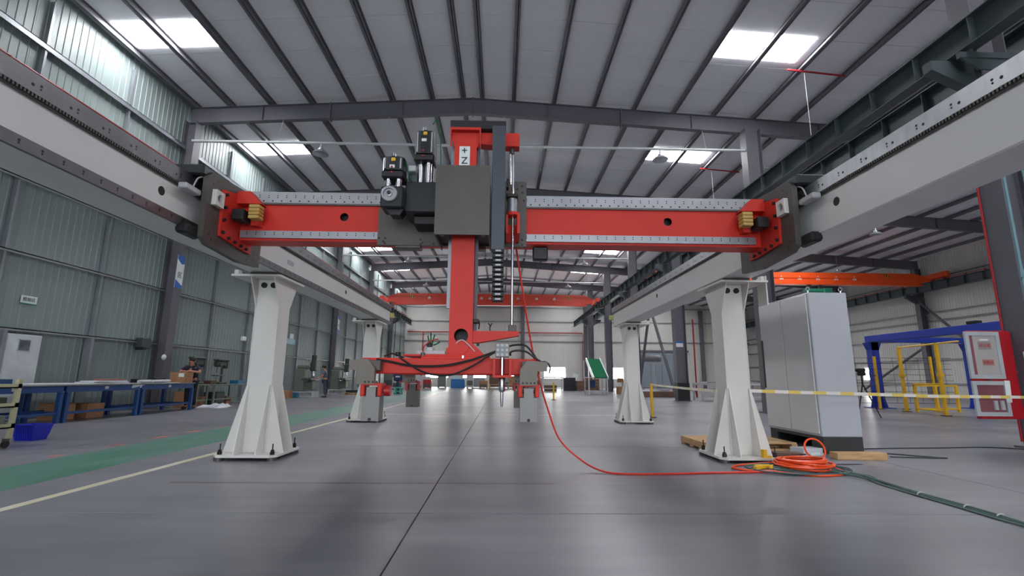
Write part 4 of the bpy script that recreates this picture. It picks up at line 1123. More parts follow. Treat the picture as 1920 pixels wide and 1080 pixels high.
for z in (1.35,):
    for x, y in FP: MB().bbox(x-.08, x+.08, y-.08, y+.08, z-.06, z+.06, .01).build('hinge_block', YELLOW, FE)
YB = thing('yellow_guard', 'low yellow guard frame standing inside the safety fence', 'guard', (16.5, 18.4, 0))
for x in (15.7, 16.5, 17.3): MB().box(x-.04, x+.04, 18.36, 18.44, 0, 1.0).build('upright', YELLOW, YB, smooth=False)
for z in (.12, .55, .98): MB().box(15.66, 17.34, 18.37, 18.43, z-.03, z+.03).build('rail', YELLOW, YB, smooth=False)

# ------------------------------------------------------------------ left side: tables and what lies on them
def work_table(y0, y1, label):
    x0, x1 = -11.45, -10.45
    t = thing('work_table', label, 'table', ((x0+x1)/2, (y0+y1)/2, 0), 'blue work tables')
    MB().bbox(x0-.03, x1+.03, y0, y1, .865, .90, .006).build('table_top', mat('table_top_grey', (120, 122, 122), .5, .1, .1), t)
    for k in (0, 1):
        xx = x0+.02 if k == 0 else x1-.06
        MB().box(xx, xx+.04, y0+.02, y1-.02, .72, .865).build('apron', BLUE, t, smooth=False)
        MB().box(xx, xx+.04, y0+.1, y1-.1, .20, .26).build('stretcher', BLUE, t, smooth=False)
        for yy in (y0+.03, y1-.12):
            MB().box(xx-.02, xx+.07, yy, yy+.09, 0, .72).build('leg', BLUE, t, smooth=False)
    for yy in (y0+.05, y1-.1):
        for za, zb in ((.20, .26), (.74, .86)): MB().box(x0+.06, x1-.06, yy, yy+.05, za, zb).build('end_rail', BLUE, t, smooth=False)
    MB().box(x1-.022, x1-.018, (y0+y1)/2-.06, (y0+y1)/2+.06, .77, .84).build('name_plate', GRAYPL, t, smooth=False)
    return t
work_table(9.62, 12.06, 'blue steel work table nearest the tool trolley, at the left edge')
work_table(12.10, 14.54, 'blue steel work table in the middle of the row under white sheets')
work_table(14.58, 17.02, 'blue steel work table at the far end, where the worker leans')
for i, (x0, x1, y0, y1, z, h, rz, m_, lab) in enumerate((
        (-11.4, -10.5, 10.4, 13.2, .90, .022, .02, PAPER, 'large white board lying across the two nearer work tables'),
        (-11.3, -10.8, 13.28, 14.5, .90, .05, .0, PLASTIC_W, 'flat white wrapped panel on the middle work table'),
        (-11.2, -10.75, 13.3, 14.4, .95, .03, .05, PAPER, 'thin white panel stacked on top of the wrapped panel'),
        (-10.76, -10.46, 13.9, 14.5, .90, .012, -.05, PAPER, 'white paper sheet hanging over the middle table edge'))):
    MB().obox(((x0+x1)/2, (y0+y1)/2, z+h/2), (x1-x0, y1-y0, h), rz=rz).build('white_sheet', m_, None, lab, 'sheet', 'white sheets on the tables')
MB().obox((-10.47, 14.45, .83), (.012, .5, .12), rz=.05, ry=.3).build('paper_flap', PAPER, None, 'white paper flap drooping at the middle table', 'paper')
MB().bbox(-11.1, -10.8, 13.6, 14.3, .98, 1.03, .01).build('brown_packet', mat('brown_red_packet', (150, 98, 88), .6), None, 'flat reddish brown packet on the white panels', 'packet')
for x, y, w, d, h, lab in ((-11.1, 15.4, .3, .5, .12, 'left black case on the far work table'), (-11.1, 16.05, .3, .45, .15, 'right black case on the far work table')):
    t = thing('black_case', lab, 'case', (x, y, .9)); MB().bbox(x-w/2, x+w/2, y-d/2, y+d/2, .9, .9+h*.6, .01).build('case_body', BLACK, t); MB().bbox(x-w/2, x+w/2, y-d/2, y+d/2, .9+h*.62, .9+h, .01).build('case_lid', BLACK, t)
for i, (x, y, a) in enumerate(((-10.8, 15.1, .3), (-10.75, 15.57, -.2), (-10.85, 16.05, .3))):
    t = MB(); t.cyl((x, y-.22, .95), (x+.1*a, y+.22, .95), .05, 12)
    t.build('film_roll', PLASTIC_W, None, ['left', 'middle', 'right'][i]+' roll of white film on the far work table', 'roll', 'film rolls')
MB().obox((-10.58, 16.1, .905), (.18, .5, .01), rz=.1).build('paper_sheet', PAPER, None, 'loose white papers beside the cardboard box', 'paper')
def carton(x, y, z, w, d, h, label, rz=0, tag=False, group=None):
    t = thing('cardboard_box', label, 'box', (x, y, z), group)
    o = MB().bbox(x-w/2, x+w/2, y-d/2, y+d/2, z, z+h, .006).build('carton', CARD, t)
    MB().box(x-w/2-.001, x+w/2+.001, y-.03, y+.03, z+h, z+h+.002).build('packing_tape', mat('brown_tape', (150, 108, 70), .3), t)
    if tag: MB().box(x+w*.05, x+w*.4, y-d/2-.003, y-d/2, z+h*.55, z+h*.9).build('carton_label', SIGNW, t)
    t.rotation_euler = (0, 0, rz)
    return t
carton(-10.75, 16.75, .9, .50, .42, .34, 'cardboard box with a white label under the worker\'s arms', 0, True)
carton(-11.3, 12.9, 0, .5, .5, .42, 'left cardboard box on the floor under the middle table', .1, group='boxes under the tables')
carton(-11.25, 13.7, 0, .6, .5, .38, 'right cardboard box on the floor under the middle table', -.1, group='boxes under the tables')
carton(-11.48, 18.02, 0, .36, .3, .55, 'tall cardboard box on the floor behind the worker', .0, group='boxes under the tables')
carton(-11.5, 19.0, 0, .4, .4, .35, 'small cardboard box by the wall left of the machine bench', .2, group='boxes under the tables')
# white film on the floor
m_ = MB(); N = 14
vs = []
for i in range(N+1):
    for j in range(N+1):
        u, v = i/N, j/N
        e = min(u, 1-u, v, 1-v)
        z = .004+min(1, e*6)*(.06+.07*abs(math.sin(u*9+v*4))*abs(math.cos(v*7-u*3)))
        vs.append((-10.95+u*.9+.1*math.sin(v*5), 17.9+v*1.2+.2*math.sin(u*4), z))
m_.add(vs, [(i*(N+1)+j, (i+1)*(N+1)+j, (i+1)*(N+1)+j+1, i*(N+1)+j+1) for i in range(N) for j in range(N)])
k = len(m_.v); m_.add([(x, y, 0) for x, y, z in vs], [(i*(N+1)+j, i*(N+1)+j+1, (i+1)*(N+1)+j+1, (i+1)*(N+1)+j) for i in range(N) for j in range(N)])
m_.build('plastic_film', PLASTIC_W, None, 'crumpled white plastic film spread on the floor behind the far table', 'film')

# door leaf with small window, notices, banner, wall fan
t = thing('door_2', None, None, (X_L+.1, 12.4, 0)); t['kind'] = 'structure'
MB().bbox(X_L+.17, X_L+.23, 12.02, 12.92, .02, 2.12, .01).build('door_leaf', DOORW, t, label='white door leaf')
MB().box(X_L+.232, X_L+.236, 12.33, 12.62, 1.72, 1.98).build('door_window', mat('dark_glass', (104, 108, 116), .1, 0, .3, 6), t, smooth=False)
MB().box(X_L+.23, X_L+.24, 12.31, 12.64, 1.98, 2.0).box(X_L+.23, X_L+.24, 12.31, 12.64, 1.70, 1.72).box(X_L+.23, X_L+.24, 12.31, 12.33, 1.7, 2.0).box(X_L+.23, X_L+.24, 12.62, 12.64, 1.7, 2.0).build('window_frame', GRAYPL, t, smooth=False)
MB().box(X_L+.05, X_L+.26, 11.88, 11.98, 0, 2.2).build('door_post', GIRT, t, smooth=False)
MB().box(X_L+.05, X_L+.26, 14.42, 14.52, 0, 2.2).build('door_post', GIRT, t, smooth=False)
t = thing('wall_sign', 'small white wall sign with three characters above the white door', 'sign', (X_L+.06, 12.55, 2.95))
MB().box(X_L+.03, X_L+.05, 12.36, 12.78, 2.93, 3.12).build('sign_board', SIGNW, t, smooth=False)
MB().box(X_L+.03, X_L+.052, 12.36, 12.78, 2.90, 2.93).build('sign_base', SIGNG, t, smooth=False)
text('sign_text', '\u68c0\u9a8c\u533a', .115, (X_L+.053, 12.57, 3.02), (R(90), 0, R(90)), TXT, t)
def banner(y, label, txt):
    t = thing('column_banner', label, 'banner', (-11.79, y, 4.3), 'column banners')
    MB().box(-11.798, -11.788, y-.2, y+.2, 4.25, 5.45).build('banner_sheet', SIGNW, t, smooth=False)
    MB().prism([(y-.2, 5.45), (y+.2, 5.45), (y+.2, 5.18), (y+.05, 5.14), (y-.2, 5.3)], 'X', -11.788, -11.784).build('banner_header', SIGNB, t, smooth=False)
    MB().prism([(y-.2, 4.25), (y+.2, 4.25), (y+.2, 4.36), (y, 4.45), (y-.2, 4.55)], 'X', -11.788, -11.784).build('banner_footer', SIGNB, t, smooth=False)
    text('banner_text', txt, .24, (-11.783, y, 4.72), (R(90), 0, R(90)), TXT, t)
banner(17.5, 'blue and white hanging banner on the wall column behind the worker', '\u533a')
banner(35, 'small blue and white banner on the farther wall column', '\u533a')
t = thing('wall_fan', 'dark box fan on the wall left of the banner column', 'fan', (X_L+.2, 16.5, 2.0))
MB().bbox(X_L+.10, X_L+.38, 16.3, 16.7, 2.0, 2.36, .03).build('fan_housing', mat('fan_grey', (62, 64, 68), .5), t)
MB().bbox(X_L+.2, X_L+.5, 16.2, 16.35, 1.95, 2.05, .02).build('fan_bracket', BLACK, t)
t = thing('wall_notice', 'small pale blue and white notice on the far left wall above the milling machine', 'sign', (X_L+.05, 28.3, 3.0))
MB().box(X_L+.03, X_L+.05, 27.7, 28.9, 2.95, 3.25).build('notice_board', mat('pale_blue', (150, 200, 214), .4), t, smooth=False)
MB().box(X_L+.03, X_L+.05, 28.1, 28.6, 3.27, 3.55).build('notice_top', SIGNW, t, smooth=False)
MB().ball((-11.74, 17.2, 1.75), (.06, .10, .10)).build('wall_fixture', SIGNW, None, 'round white thing fixed to the column left of the worker', 'fixture')
MB().bbox(X_L+.03, X_L+.16, 22.9, 23.2, 2.75, 2.95, .02).build('wall_box', SIGNW, None, 'small white box on the wall left of the front left leg', 'box')

# tool trolley, tray, bag, crate
TR = thing('tool_trolley', 'cream steel tool trolley on casters at the left edge', 'trolley', (-8.1, 7.9, 0))
tx0, tx1, ty0, ty1 = -8.85, -7.76, 7.62, 8.15
for x in (tx0, tx1-.06):
    for y in (ty0, ty1-.06): MB().box(x, x+.06, y, y+.06, .14, 1.06).build('post', CREAM, TR, smooth=False)
for z in (.30, .62, .92):
    MB().box(tx0, tx1, ty0, ty1, z, z+.02).box(tx0, tx1, ty0, ty0+.012, z, z+.07).box(tx0, tx1, ty1-.012, ty1, z, z+.07).box(tx1-.012, tx1, ty0, ty1, z, z+.07).build('shelf', CREAM, TR, smooth=False)
for x in (tx0+.05, tx1-.05):
    for y in (ty0+.05, ty1-.05):
        c = MB().cyl((x-.02, y, .055), (x+.02, y, .055), .055, 14).build('caster', SHOE, TR); MB().box(x-.03, x+.03, y-.03, y+.03, .10, .14).build('caster_fork', STEEL_D, c)
t = thing('parts_tray', 'blue parts tray on top of the tool trolley', 'tray', (-8.2, 7.88, .99))
MB().box(-8.78, -7.86, 7.68, 8.08, .942, .955).box(-8.78, -7.86, 7.68, 7.70, .955, 1.06).box(-8.78, -7.86, 8.06, 8.08, .955, 1.06).box(-7.88, -7.86, 7.70, 8.06, .955, 1.06).box(-8.78, -8.76, 7.70, 8.06, .955, 1.06).build('tray_shell', BLUE, t, smooth=False)
bagm = MB(); vs = []
for i in range(11):
    for j in range(11):
        u, v = i/10, j/10; e = min(u, 1-u, v, 1-v)
        vs.append((-8.74+u*.8, 7.72+v*.32, .96+min(1, e*4)*(.12+.10*abs(math.sin(u*8+v*5)))))
bagm.add(vs, [(i*11+j, (i+1)*11+j, (i+1)*11+j+1, i*11+j+1) for i in range(10) for j in range(10)])
bagm.add([(x, y, .957) for x, y, z in vs], [(i*11+j, i*11+j+1, (i+1)*11+j+1, (i+1)*11+j) for i in range(10) for j in range(10)])
bagm.build('plastic_bag', PLASTIC_W, None, 'crumpled clear plastic bag in the blue tray on the trolley', 'bag')
MB().bbox(-8.4, -7.85, 7.72, 8.05, .645, .78, .01).build('parts_bin', MACH_D, None, 'dark parts bin on the middle shelf of the trolley', 'bin')
MB().bbox(-8.5, -7.82, 7.72, 8.05, .325, .50, .01).build('parts_bin', MACH, None, 'grey-green parts bin on the lowest shelf of the trolley', 'bin')
CR = thing('plastic_crate', 'royal blue plastic crate on the floor beside the tool trolley', 'crate', (-8.2, 9.1, 0))
def crate_wall(x0, x1, y0, y1, z0, z1, f):
    return [(x0, y0, z0), (x1, y0, z0), (x1, y1, z0), (x0, y1, z0), (x0-f, y0-f, z1), (x1+f, y0-f, z1), (x1+f, y1+f, z1), (x0-f, y1+f, z1)]
o_ = crate_wall(-8.46, -8.16, 8.92, 9.20, .0, .27, .05); i_ = crate_wall(-8.44, -8.18, 8.94, 9.18, .02, .27, .05)
MB().add(o_+i_, [(0, 3, 2, 1), (0, 1, 5, 4), (1, 2, 6, 5), (2, 3, 7, 6), (3, 0, 4, 7), (8, 9, 10, 11), (8, 12, 13, 9), (9, 13, 14, 10), (10, 14, 15, 11), (11, 15, 12, 8), (4, 5, 13, 12), (5, 6, 14, 13), (6, 7, 15, 14), (7, 4, 12, 15)]).build('crate_shell', BLUE_C, CR, smooth=False)
rm = MB()
for z, f in ((.255, .056), (.10, .026)):
    rm.box(-8.46-f, -8.16+f, 8.92-f, 8.925-f+.01, z, z+.018).box(-8.16+f-.008, -8.16+f, 8.92-f, 9.20+f, z, z+.018)
for i in range(7):
    x = -8.42+i*.04; rm.obox((x, 8.892, .135), (.012, .012, .25), rx=R(10))
rm.build('crate_ribs', BLUE_C, CR, smooth=False)

# ------------------------------------------------------------------ machines along the left wall
def drill_press(x, y, z, label):
    t = thing('drill_press', label, 'drill press', (x, y, z))
    MB().bbox(x-.18, x+.18, y-.28, y+.28, z, z+.08, .02).build('base', MACH_D, t)
    MB().cyl((x, y+.12, z+.08), (x, y+.12, z+1.0), .045, 12).build('column', STEEL_D, t)
    MB().bbox(x-.12, x+.12, y-.35, y+.25, z+.68, z+.92, .05).build('head', MACH_D, t)
    MB().cyl((x, y+.33, z+.62), (x, y+.33, z+.98), .10, 14).build('motor', MACH_D, t)
    MB().bbox(x-.13, x+.13, y-.38, y+.40, z+.92, z+1.0, .03).build('belt_cover', MACH_D, t)
    MB().cyl((x, y-.22, z+.45), (x, y-.22, z+.68), .035, 10).build('quill', CHROME, t)
    MB().bbox(x-.15, x+.15, y-.35, y+.1, z+.32, z+.36, .01).build('work_plate', STEEL_D, t)
    for a in (0, 120, 240):
        MB().cyl((x+.12, y-.2, z+.78), (x+.2, y-.2+.14*math.cos(R(a)), z+.78+.14*math.sin(R(a))), .010, 6).build('feed_lever', STEEL_D, t)
def bench(x0, x1, y0, y1, h, label):
    t = thing('machine_bench', label, 'bench', ((x0+x1)/2, (y0+y1)/2, 0))
    MB().bbox(x0, x1, y0, y1, h-.05, h, .006).build('bench_top', MACH, t)
    for x in (x0+.03, x1-.09):
        for y in (y0+.03, y1-.09): MB().box(x, x+.06, y, y+.06, 0, h-.05).build('leg', MACH, t, smooth=False)
    MB().box(x0+.09, x1-.09, y0+.05, y0+.08, .2, .26).box(x1-.08, x1-.05, y0+.09, y1-.09, .2, .26).build('stretcher', MACH, t, smooth=False)
bench(-11.9, -11.0, 19.2, 21.8, .80, 'grey-green machine bench under the wall, left of the front left leg')
drill_press(-11.4, 18.55, .82, 'dark green drill press behind the worker\'s shoulder')
bench(-11.8, -11.05, 18.2, 18.95, .82, 'small grey-green stand carrying the drill press behind the worker')
drill_press(-11.45, 20.2, .80, 'dark green drill press on the machine bench')
t = thing('blue_basket', 'teal blue plastic basket on the machine bench', 'basket', (-11.2, 21.2, .8))
BK = mat('teal_plastic', (30, 104, 138), .4)
MB().box(-11.4, -11.05, 20.9, 21.6, .80, .815).box(-11.4, -11.05, 20.9, 20.92, .815, .95).box(-11.4, -11.05, 21.58, 21.6, .815, .95).box(-11.07, -11.05, 20.92, 21.58, .815, .95).box(-11.4, -11.38, 20.92, 21.58, .815, .95).build('basket_shell', BK, t, smooth=False)
MB().bbox(-11.6, -11.3, 19.4, 19.8, .8, .95, .02).build('parts_pile', WOOD_D, None, 'reddish brown parts heap on the left end of the machine bench', 'parts')
MB().bbox(-11.6, -11.1, 19.5, 20.1, .02, .5, .02).build('dark_bin', MACH_D, None, 'dark bin under the machine bench', 'bin')
carton(-11.4, 20.6, 0, .4, .4, .3, 'cardboard box under the machine bench', .1)
def mill(x, y, label, s=1.0):
    t = thing('milling_machine', label, 'milling machine', (x, y, 0), 'milling machines')
    MB().box(x-.55, x+.75, y-.35, y+.35, .0, .06).box(x-.55, x-.45, y-.35, y+.35, .06, .25).box(x+.60, x+.75, y-.35, y+.35, .06, .25).box(x-.55, x+.75, y-.35, y+.35, .25, .32).build('stand', GRAYPL, t, smooth=False)
    MB().bbox(x-.45, x+.10, y-.30, y+.30, .32, 1.55, .04).build('column', MACH, t)
    MB().bbox(x-.40, x+.50, y-.16, y+.16, 1.55, 1.75, .04).build('ram', MACH, t)
    MB().bbox(x+.32, x+.62, y-.18, y+.18, 1.42, 1.95, .05).build('head', MACH_D, t)
    MB().cyl((x+.47, y, 1.95), (x+.47, y, 2.30), .14, 16).build('motor', MACH_D, t)
    MB().cyl((x+.47, y, 1.15), (x+.47, y, 1.42), .05, 12).build('quill', CHROME, t)
    MB().bbox(x+.10, x+.55, y-.22, y+.22, .40, .88, .03).build('knee', MACH, t)
    MB().bbox(x+.15, x+.65, y-.75, y+.75, .92, 1.03, .01).build('work_table', STEEL_D, t)
    MB().bbox(x+.18, x+.5, y-.3, y+.3, .88, .92, .005).build('saddle', MACH_D, t)
    for yy in (y-.82, y+.82): MB().tube([(x+.42+.11*math.cos(a), yy, .97+.11*math.sin(a)) for a in [2*math.pi*i/12 for i in range(12)]], .014, 6, closed=True).cyl((x+.42, yy-.07*(1 if yy > y else -1), .97), (x+.42, yy, .97), .02, 8).build('handwheel', CHROME, t)
    return t
mill(-11.05, 27.8, 'grey-green milling machine on a pale stand in front of the second worker')
mill(-10.7, 32.6, 'grey-green milling machine behind the second worker')
mill(-10.3, 37.5, 'farther grey-green milling machine left of the far left leg')
t = thing('tool_rack', 'tall pale tool rack beside the front left leg', 'rack', (-11.7, 25.2, 0))
for y in (24.9, 25.5): MB().box(-11.75, -11.65, y-.03, y+.03, 0, 1.9).build('upright', GRAYPL, t, smooth=False)
for z in (.3, .8, 1.25, 1.86): MB().box(-11.85, -11.55, 24.9, 25.5, z, z+.04).build('shelf', GRAYPL, t, smooth=False)
for z, m__ in ((.34, MACH_D), (.84, BLACK), (1.29, MACH)): MB().bbox(-11.8, -11.6, 25.0, 25.4, z, z+.3, .02).build('holder', m__, t)
carton(-11.3, 26.2, 0, .5, .5, .4, 'cardboard box on the floor by the tall tool rack')
MB().bbox(-11.5, -10.9, 26.5, 26.9, .0, .28, .02).build('blue_bin', BK, None, 'teal bin on the floor by the carton near the tool rack', 'bin')
pallet(-9.9, -8.6, 31.2, 32.2, 'wooden pallet on the floor left of the far left leg', .14)
MB().bbox(-9.8, -8.8, 31.3, 32.1, .14, .3, .02).build('dark_plate_stack', BLACK, None, 'dark plates on the pallet left of the far left leg', 'plates')
# navy machine, stool
t = thing('pedestal_machine', 'dark navy pedestal machine behind the mint green stool', 'machine', (-7.1, 34, 0))
NV = mat('navy_paint', (30, 44, 84), .45)
MB().cyl((-7.1, 34, 0), (-7.1, 34, .08), .3, 18).build('base', NV, t); MB().cyl((-7.1, 34, .08), (-7.1, 34, .9), .12, 12).build('pillar', NV, t)
MB().bbox(-7.4, -6.8, 33.8, 34.2, .85, 1.45, .08).build('head', NV, t)
MB().bbox(-7.25, -6.95, 33.75, 33.81, 1.1, 1.2, .02).build('white_knob', SIGNW, t)
t = thing('plastic_stool', 'mint green plastic stool on the floor behind the gripper', 'stool', (-6.7, 32.3, 0))
MB().bbox(-6.9, -6.5, 32.1, 32.5, .42, .48, .02).build('seat', MINT, t)
for kx in (-1, 1):
    for ky in (-1, 1):
        MB().cyl((-6.7+kx*.15, 32.3+ky*.15, .43), (-6.7+kx*.22, 32.3+ky*.22, 0), .035, 6).build('leg', MINT, t)
MB().obox((-6.7, 32.08, .22), (.40, .02, .06)).build('rail', MINT, t)

# ------------------------------------------------------------------ things standing along the far end
t = thing('blue_machine_bed', 'blue machine base with a tilted pale panel at the far end', 'machine', (-4.7, 54, 0))
BL2 = mat('bright_blue', (30, 110, 176), .4)
MB().bbox(-5.5, -4.0, 53.6, 54.4, 0, .95, .03).build('bed', BL2, t); MB().obox((-4.75, 53.7, 1.5), (.7, .1, 1.5), ry=.5).build('tilted_panel', mat('pale_cyan_panel', (190, 214, 220), .35), t)
pallet(-1.2, 1.4, 47.5, 48.6, 'pale wooden crate base on the floor behind the spindle', .5)
for i, (x, y, w, h, m_, lab) in enumerate(((-8.3, 53, 1.2, 1.2, GRAYPL, 'light grey cabinet at the far end behind the left clamps'), (-6.6, 55, .9, 1.3, MACH, 'grey-green machine at the far end left of the blue base'),
        (-2.6, 56, 1.5, 1.1, GIRT, 'grey crate at the far end right of the blue base'), (-.7, 57, 1.4, 1.6, WOOD_D, 'brown stacked crate at the far end behind the spindle'),
        (1.5, 57, 1.5, 1.35, CARD, 'large cardboard crate at the far end, left of the rear right foot'), (3.2, 58, 1.0, 1.5, WOOD_D, 'dark brown crate at the far end behind the right clamps'))):
    t = thing('storage_crate', lab, 'crate', (x, y, 0), 'crates along the end wall')
    MB().bbox(x-w/2, x+w/2, y-.4, y+.4, .08, h, .02).build('crate_body', m_, t)
    MB().box(x-w/2, x-w/2+.1, y-.4, y+.4, 0, .08).box(x+w/2-.1, x+w/2, y-.4, y+.4, 0, .08).build('runner', WOOD_D, t, smooth=False)
    MB().box(x-w/2-.01, x+w/2+.01, y-.42, y-.4, h*.45, h*.55).build('cross_batten', m_, t, smooth=False)
FAR = [(-10.6, 47, 1.0, 1.5, MACH, 'tall grey-green machine housing at the far left corner'), (-9.4, 45, .9, 1.1, GRAYPL, 'pale grey tool chest at the far end near the left wall'),
       (-7.4, 49.5, .8, .9, RED_D, 'dark red machine casing at the far end behind the rear left clamp'), (-3.3, 52, .7, 1.5, GRAYPL, 'narrow pale locker at the far end beside the blue base'),
       (-1.9, 52.5, .9, .8, CARD, 'low cardboard crate at the far end right of the pale locker'), (.4, 54, .8, 1.2, GIRT, 'grey metal bin at the far end behind the yellow crate base'),
       (2.4, 53, 1.0, .8, BLUE, 'low blue bin at the far end right of the spindle'), (3.9, 55.5, .9, 1.6, GRAYPL, 'tall pale locker at the far end left of the bench table'),
       (9.0, 50, 1.0, 1.3, WOOD_D, 'brown crate at the far end behind the conveyor'), (11.6, 44, 1.4, 1.0, GRAYPL, 'pale low machine in the right bay behind the far right leg')]
for x, y, w, h, m_, lab in FAR:
    t = thing('floor_unit', lab, 'unit', (x, y, 0), 'units standing at the far end')
    MB().bbox(x-w/2, x+w/2, y-.4, y+.4, .1, h, .03).build('unit_body', m_, t)
    for k in (-1, 1): MB().box(x+k*w*.4-.06, x+k*w*.4+.06, y-.35, y+.35, 0, .1).build('foot', BLACKM, t, smooth=False)
    MB().box(x-w*.42, x+w*.42, y-.415, y-.4, h*.2, h*.55).build('front_panel', STEEL_D if m_ is not WOOD_D else WOOD, t, smooth=False)
    MB().box(x-w*.42, x+w*.42, y-.415, y-.4, h*.62, h*.92).build('upper_panel', m_, t, smooth=False)
def small_table(x0, x1, y0, y1, h, m_, label):
    t = thing('small_table', label, 'table', ((x0+x1)/2, (y0+y1)/2, 0))
    MB().bbox(x0, x1, y0, y1, h-.12, h, .01).build('table_top', m_, t)
    for x in (x0+.02, x1-.10):
        for y in (y0+.02, y1-.10): MB().box(x, x+.08, y, y+.08, 0, h-.12).build('leg', m_, t, smooth=False)
    MB().box(x0+.1, x1-.1, y0+.03, y0+.08, .18, .26).build('stretcher', m_, t, smooth=False)
    return t
small_table(3.6, 5.6, 44, 45.2, 1.25, GRAYPL, 'light grey bench table at the far end right of the red hose')
MB().bbox(3.9, 5.0, 44.3, 45, .0, .5, .03).build('dark_crate', WOOD_D, None, 'dark crate under the light grey bench table', 'crate')
t = thing('control_desk', 'dark control desk with a row of sockets at the far end', 'desk', (6.3, 46, 0))
MB().bbox(5.8, 6.9, 45.6, 46.4, .0, 1.2, .03).build('desk_body', BLACKM, t)
for i in range(4): MB().box(5.95+i*.22, 6.08+i*.22, 45.58, 45.6, .45, .6).build('socket', BLACK, t)
MB().obox((6.9, 45.8, 1.3), (.5, .05, .5), ry=.3).build('white_card', SIGNW, t)
for i, (x, y, h) in enumerate(((7.6, 46, .9), (8.7, 47, 1.1))):
    t = thing('timber_stack', '%s dark timber stack at the far end left of the conveyor' % ['left', 'right'][i], 'timber', (x, y, 0), 'timber stacks')
    for k in range(4): MB().bbox(x-.6, x+.6, y-.4, y+.4, k*h/4+.01, (k+1)*h/4-.01, .01).build('timber_layer', WOOD_D, t)
# inclined green conveyor
CV = thing('belt_conveyor', 'inclined green belt conveyor on a white frame right of the far crates', 'conveyor', (7, 35.2, 0))
for x in (6.2, 7.5):
    for y in (34.7, 36.4): MB().box(x-.04, x+.04, y-.04, y+.04, 0, 1.25).build('leg', GRAYPL, CV, smooth=False)
for z in (.25, 1.2):
    MB().box(6.2, 7.5, 34.68, 34.74, z-.03, z+.03).box(6.2, 7.5, 36.36, 36.42, z-.03, z+.03).box(6.17, 6.23, 34.7, 36.4, z-.03, z+.03).box(7.47, 7.53, 34.7, 36.4, z-.03, z+.03).build('frame_rail', GRAYPL, CV, smooth=False)
MB().prism([(34.6, 1.22), (34.75, 1.15), (37.4, 2.5), (37.3, 2.62)], 'X', 6.55, 7.5).build('belt', GREENBELT, CV, smooth=False)
for x0, x1 in ((6.45, 6.55), (7.5, 7.58)):
    MB().prism([(34.5, 1.25), (34.6, 1.08), (37.5, 2.48), (37.4, 2.70)], 'X', x0, x1).build('side_wall', SIGNW, CV, smooth=False)
for i in range(6):
    y = 34.9+i*.42; z = 1.3+i*.22
    MB().box(6.56, 7.49, y, y+.03, z-.02, z+.05).build('cleat', GREENBELT, CV, smooth=False)
MB().bbox(6.5, 6.9, 36.0, 36.5, .5, 1.0, .04).build('drive_motor', BLUE, CV); MB().cyl((6.3, 37.3, 2.5), (6.3, 37.3, 1.1), .05, 8).build('stay', SIGNW, CV)
t = thing('storage_shelf', 'white open shelf with cartons between the centre columns', 'shelf', (9.9, 40, 0))
for x in (9.3, 10.6):
    for y in (39.6, 40.3): MB().box(x-.03, x+.03, y-.03, y+.03, 0, 2.1).build('upright', SIGNW, t, smooth=False)
for z in (.15, .8, 1.4, 2.05): MB().box(9.3, 10.6, 39.6, 40.3, z, z+.04).build('shelf_board', SIGNW, t, smooth=False)
carton(9.7, 39.95, .84, .4, .5, .35, 'cardboard box on the white open shelf'); carton(9.2, 37.2, 0, .8, .8, .55, 'cardboard box on the floor in front of the white shelf')
t = thing('silver_duct', 'round silver duct piece on stands behind the far right leg', 'duct', (11.2, 38.5, 0))
MB().cyl((9.9, 38.2, 2.75), (12.6, 38.7, 2.75), .28, 20).build('duct_tube', SILVER, t); MB().box(10.3, 10.4, 38.2, 38.3, 0, 2.5).box(12.1, 12.2, 38.55, 38.65, 0, 2.5).build('stand', GRAYPL, t, smooth=False)
t = thing('steel_skid', 'low brown timber skid with pale plates between far right leg and centre column', 'skid', (10.2, 32, 0))
MB().bbox(8.4, 11.4, 31.2, 32.4, 0, .35, .02).build('timber_base', WOOD_D, t); MB().obox((9.9, 31.8, .40), (2.2, .9, .08), rz=.05).build('plate', PAPER, t); MB().obox((10.1, 31.7, .47), (1.4, .7, .05), rz=-.1).build('plate', mat('pale_violet', (186, 176, 196), .4), t)
MB().tube([(11.6, 31.4, .5), (12.4, 31.3, .45), (12.5, 31.3, .0), (12.5, 31.3, 5)], .05, 6).build('red_standpipe', REDPIPE, None, 'thin red standpipe beside the centre column with notice', 'pipe')
small_table(11.0, 14.6, 26.8, 28.2, .95, GRAYPL, 'long light grey steel table right of the centre column with notice')
MB().bbox(11.4, 14.2, 27.0, 28.0, .95, 1.02, .01).build('steel_plate', SILVER, None, 'steel plate lying on the long light grey table', 'plate')

# ------------------------------------------------------------------ people
def skin_mesh(pts, edges, root, sub=1):
    names = list(pts)
    me = bpy.data.meshes.new('tmp'); me.from_pydata([pts[n][0] for n in names], [(names.index(a), names.index(b)) for a, b in edges], [])
    o = bpy.data.objects.new('tmp', me); COL.objects.link(o)
    sm = o.modifiers.new('s', 'SKIN'); sm.use_smooth_shade = True
    for i, n in enumerate(names):
        r = pts[n][1]; r = (r, r) if not hasattr(r, '__len__') else r
        me.skin_vertices[0].data[i].radius = r
        me.skin_vertices[0].data[i].use_root = (n == root)
    ss = o.modifiers.new('u', 'SUBSURF'); ss.levels = sub; ss.render_levels = sub
    bpy.context.view_layer.update()
    e = o.evaluated_get(bpy.context.evaluated_depsgraph_get()); m2_ = e.to_mesh()
    mb = MB(); mb.add([v.co.copy() for v in m2_.vertices], [list(p.vertices) for p in m2_.polygons])
    e.to_mesh_clear(); bpy.data.objects.remove(o)
    return mb
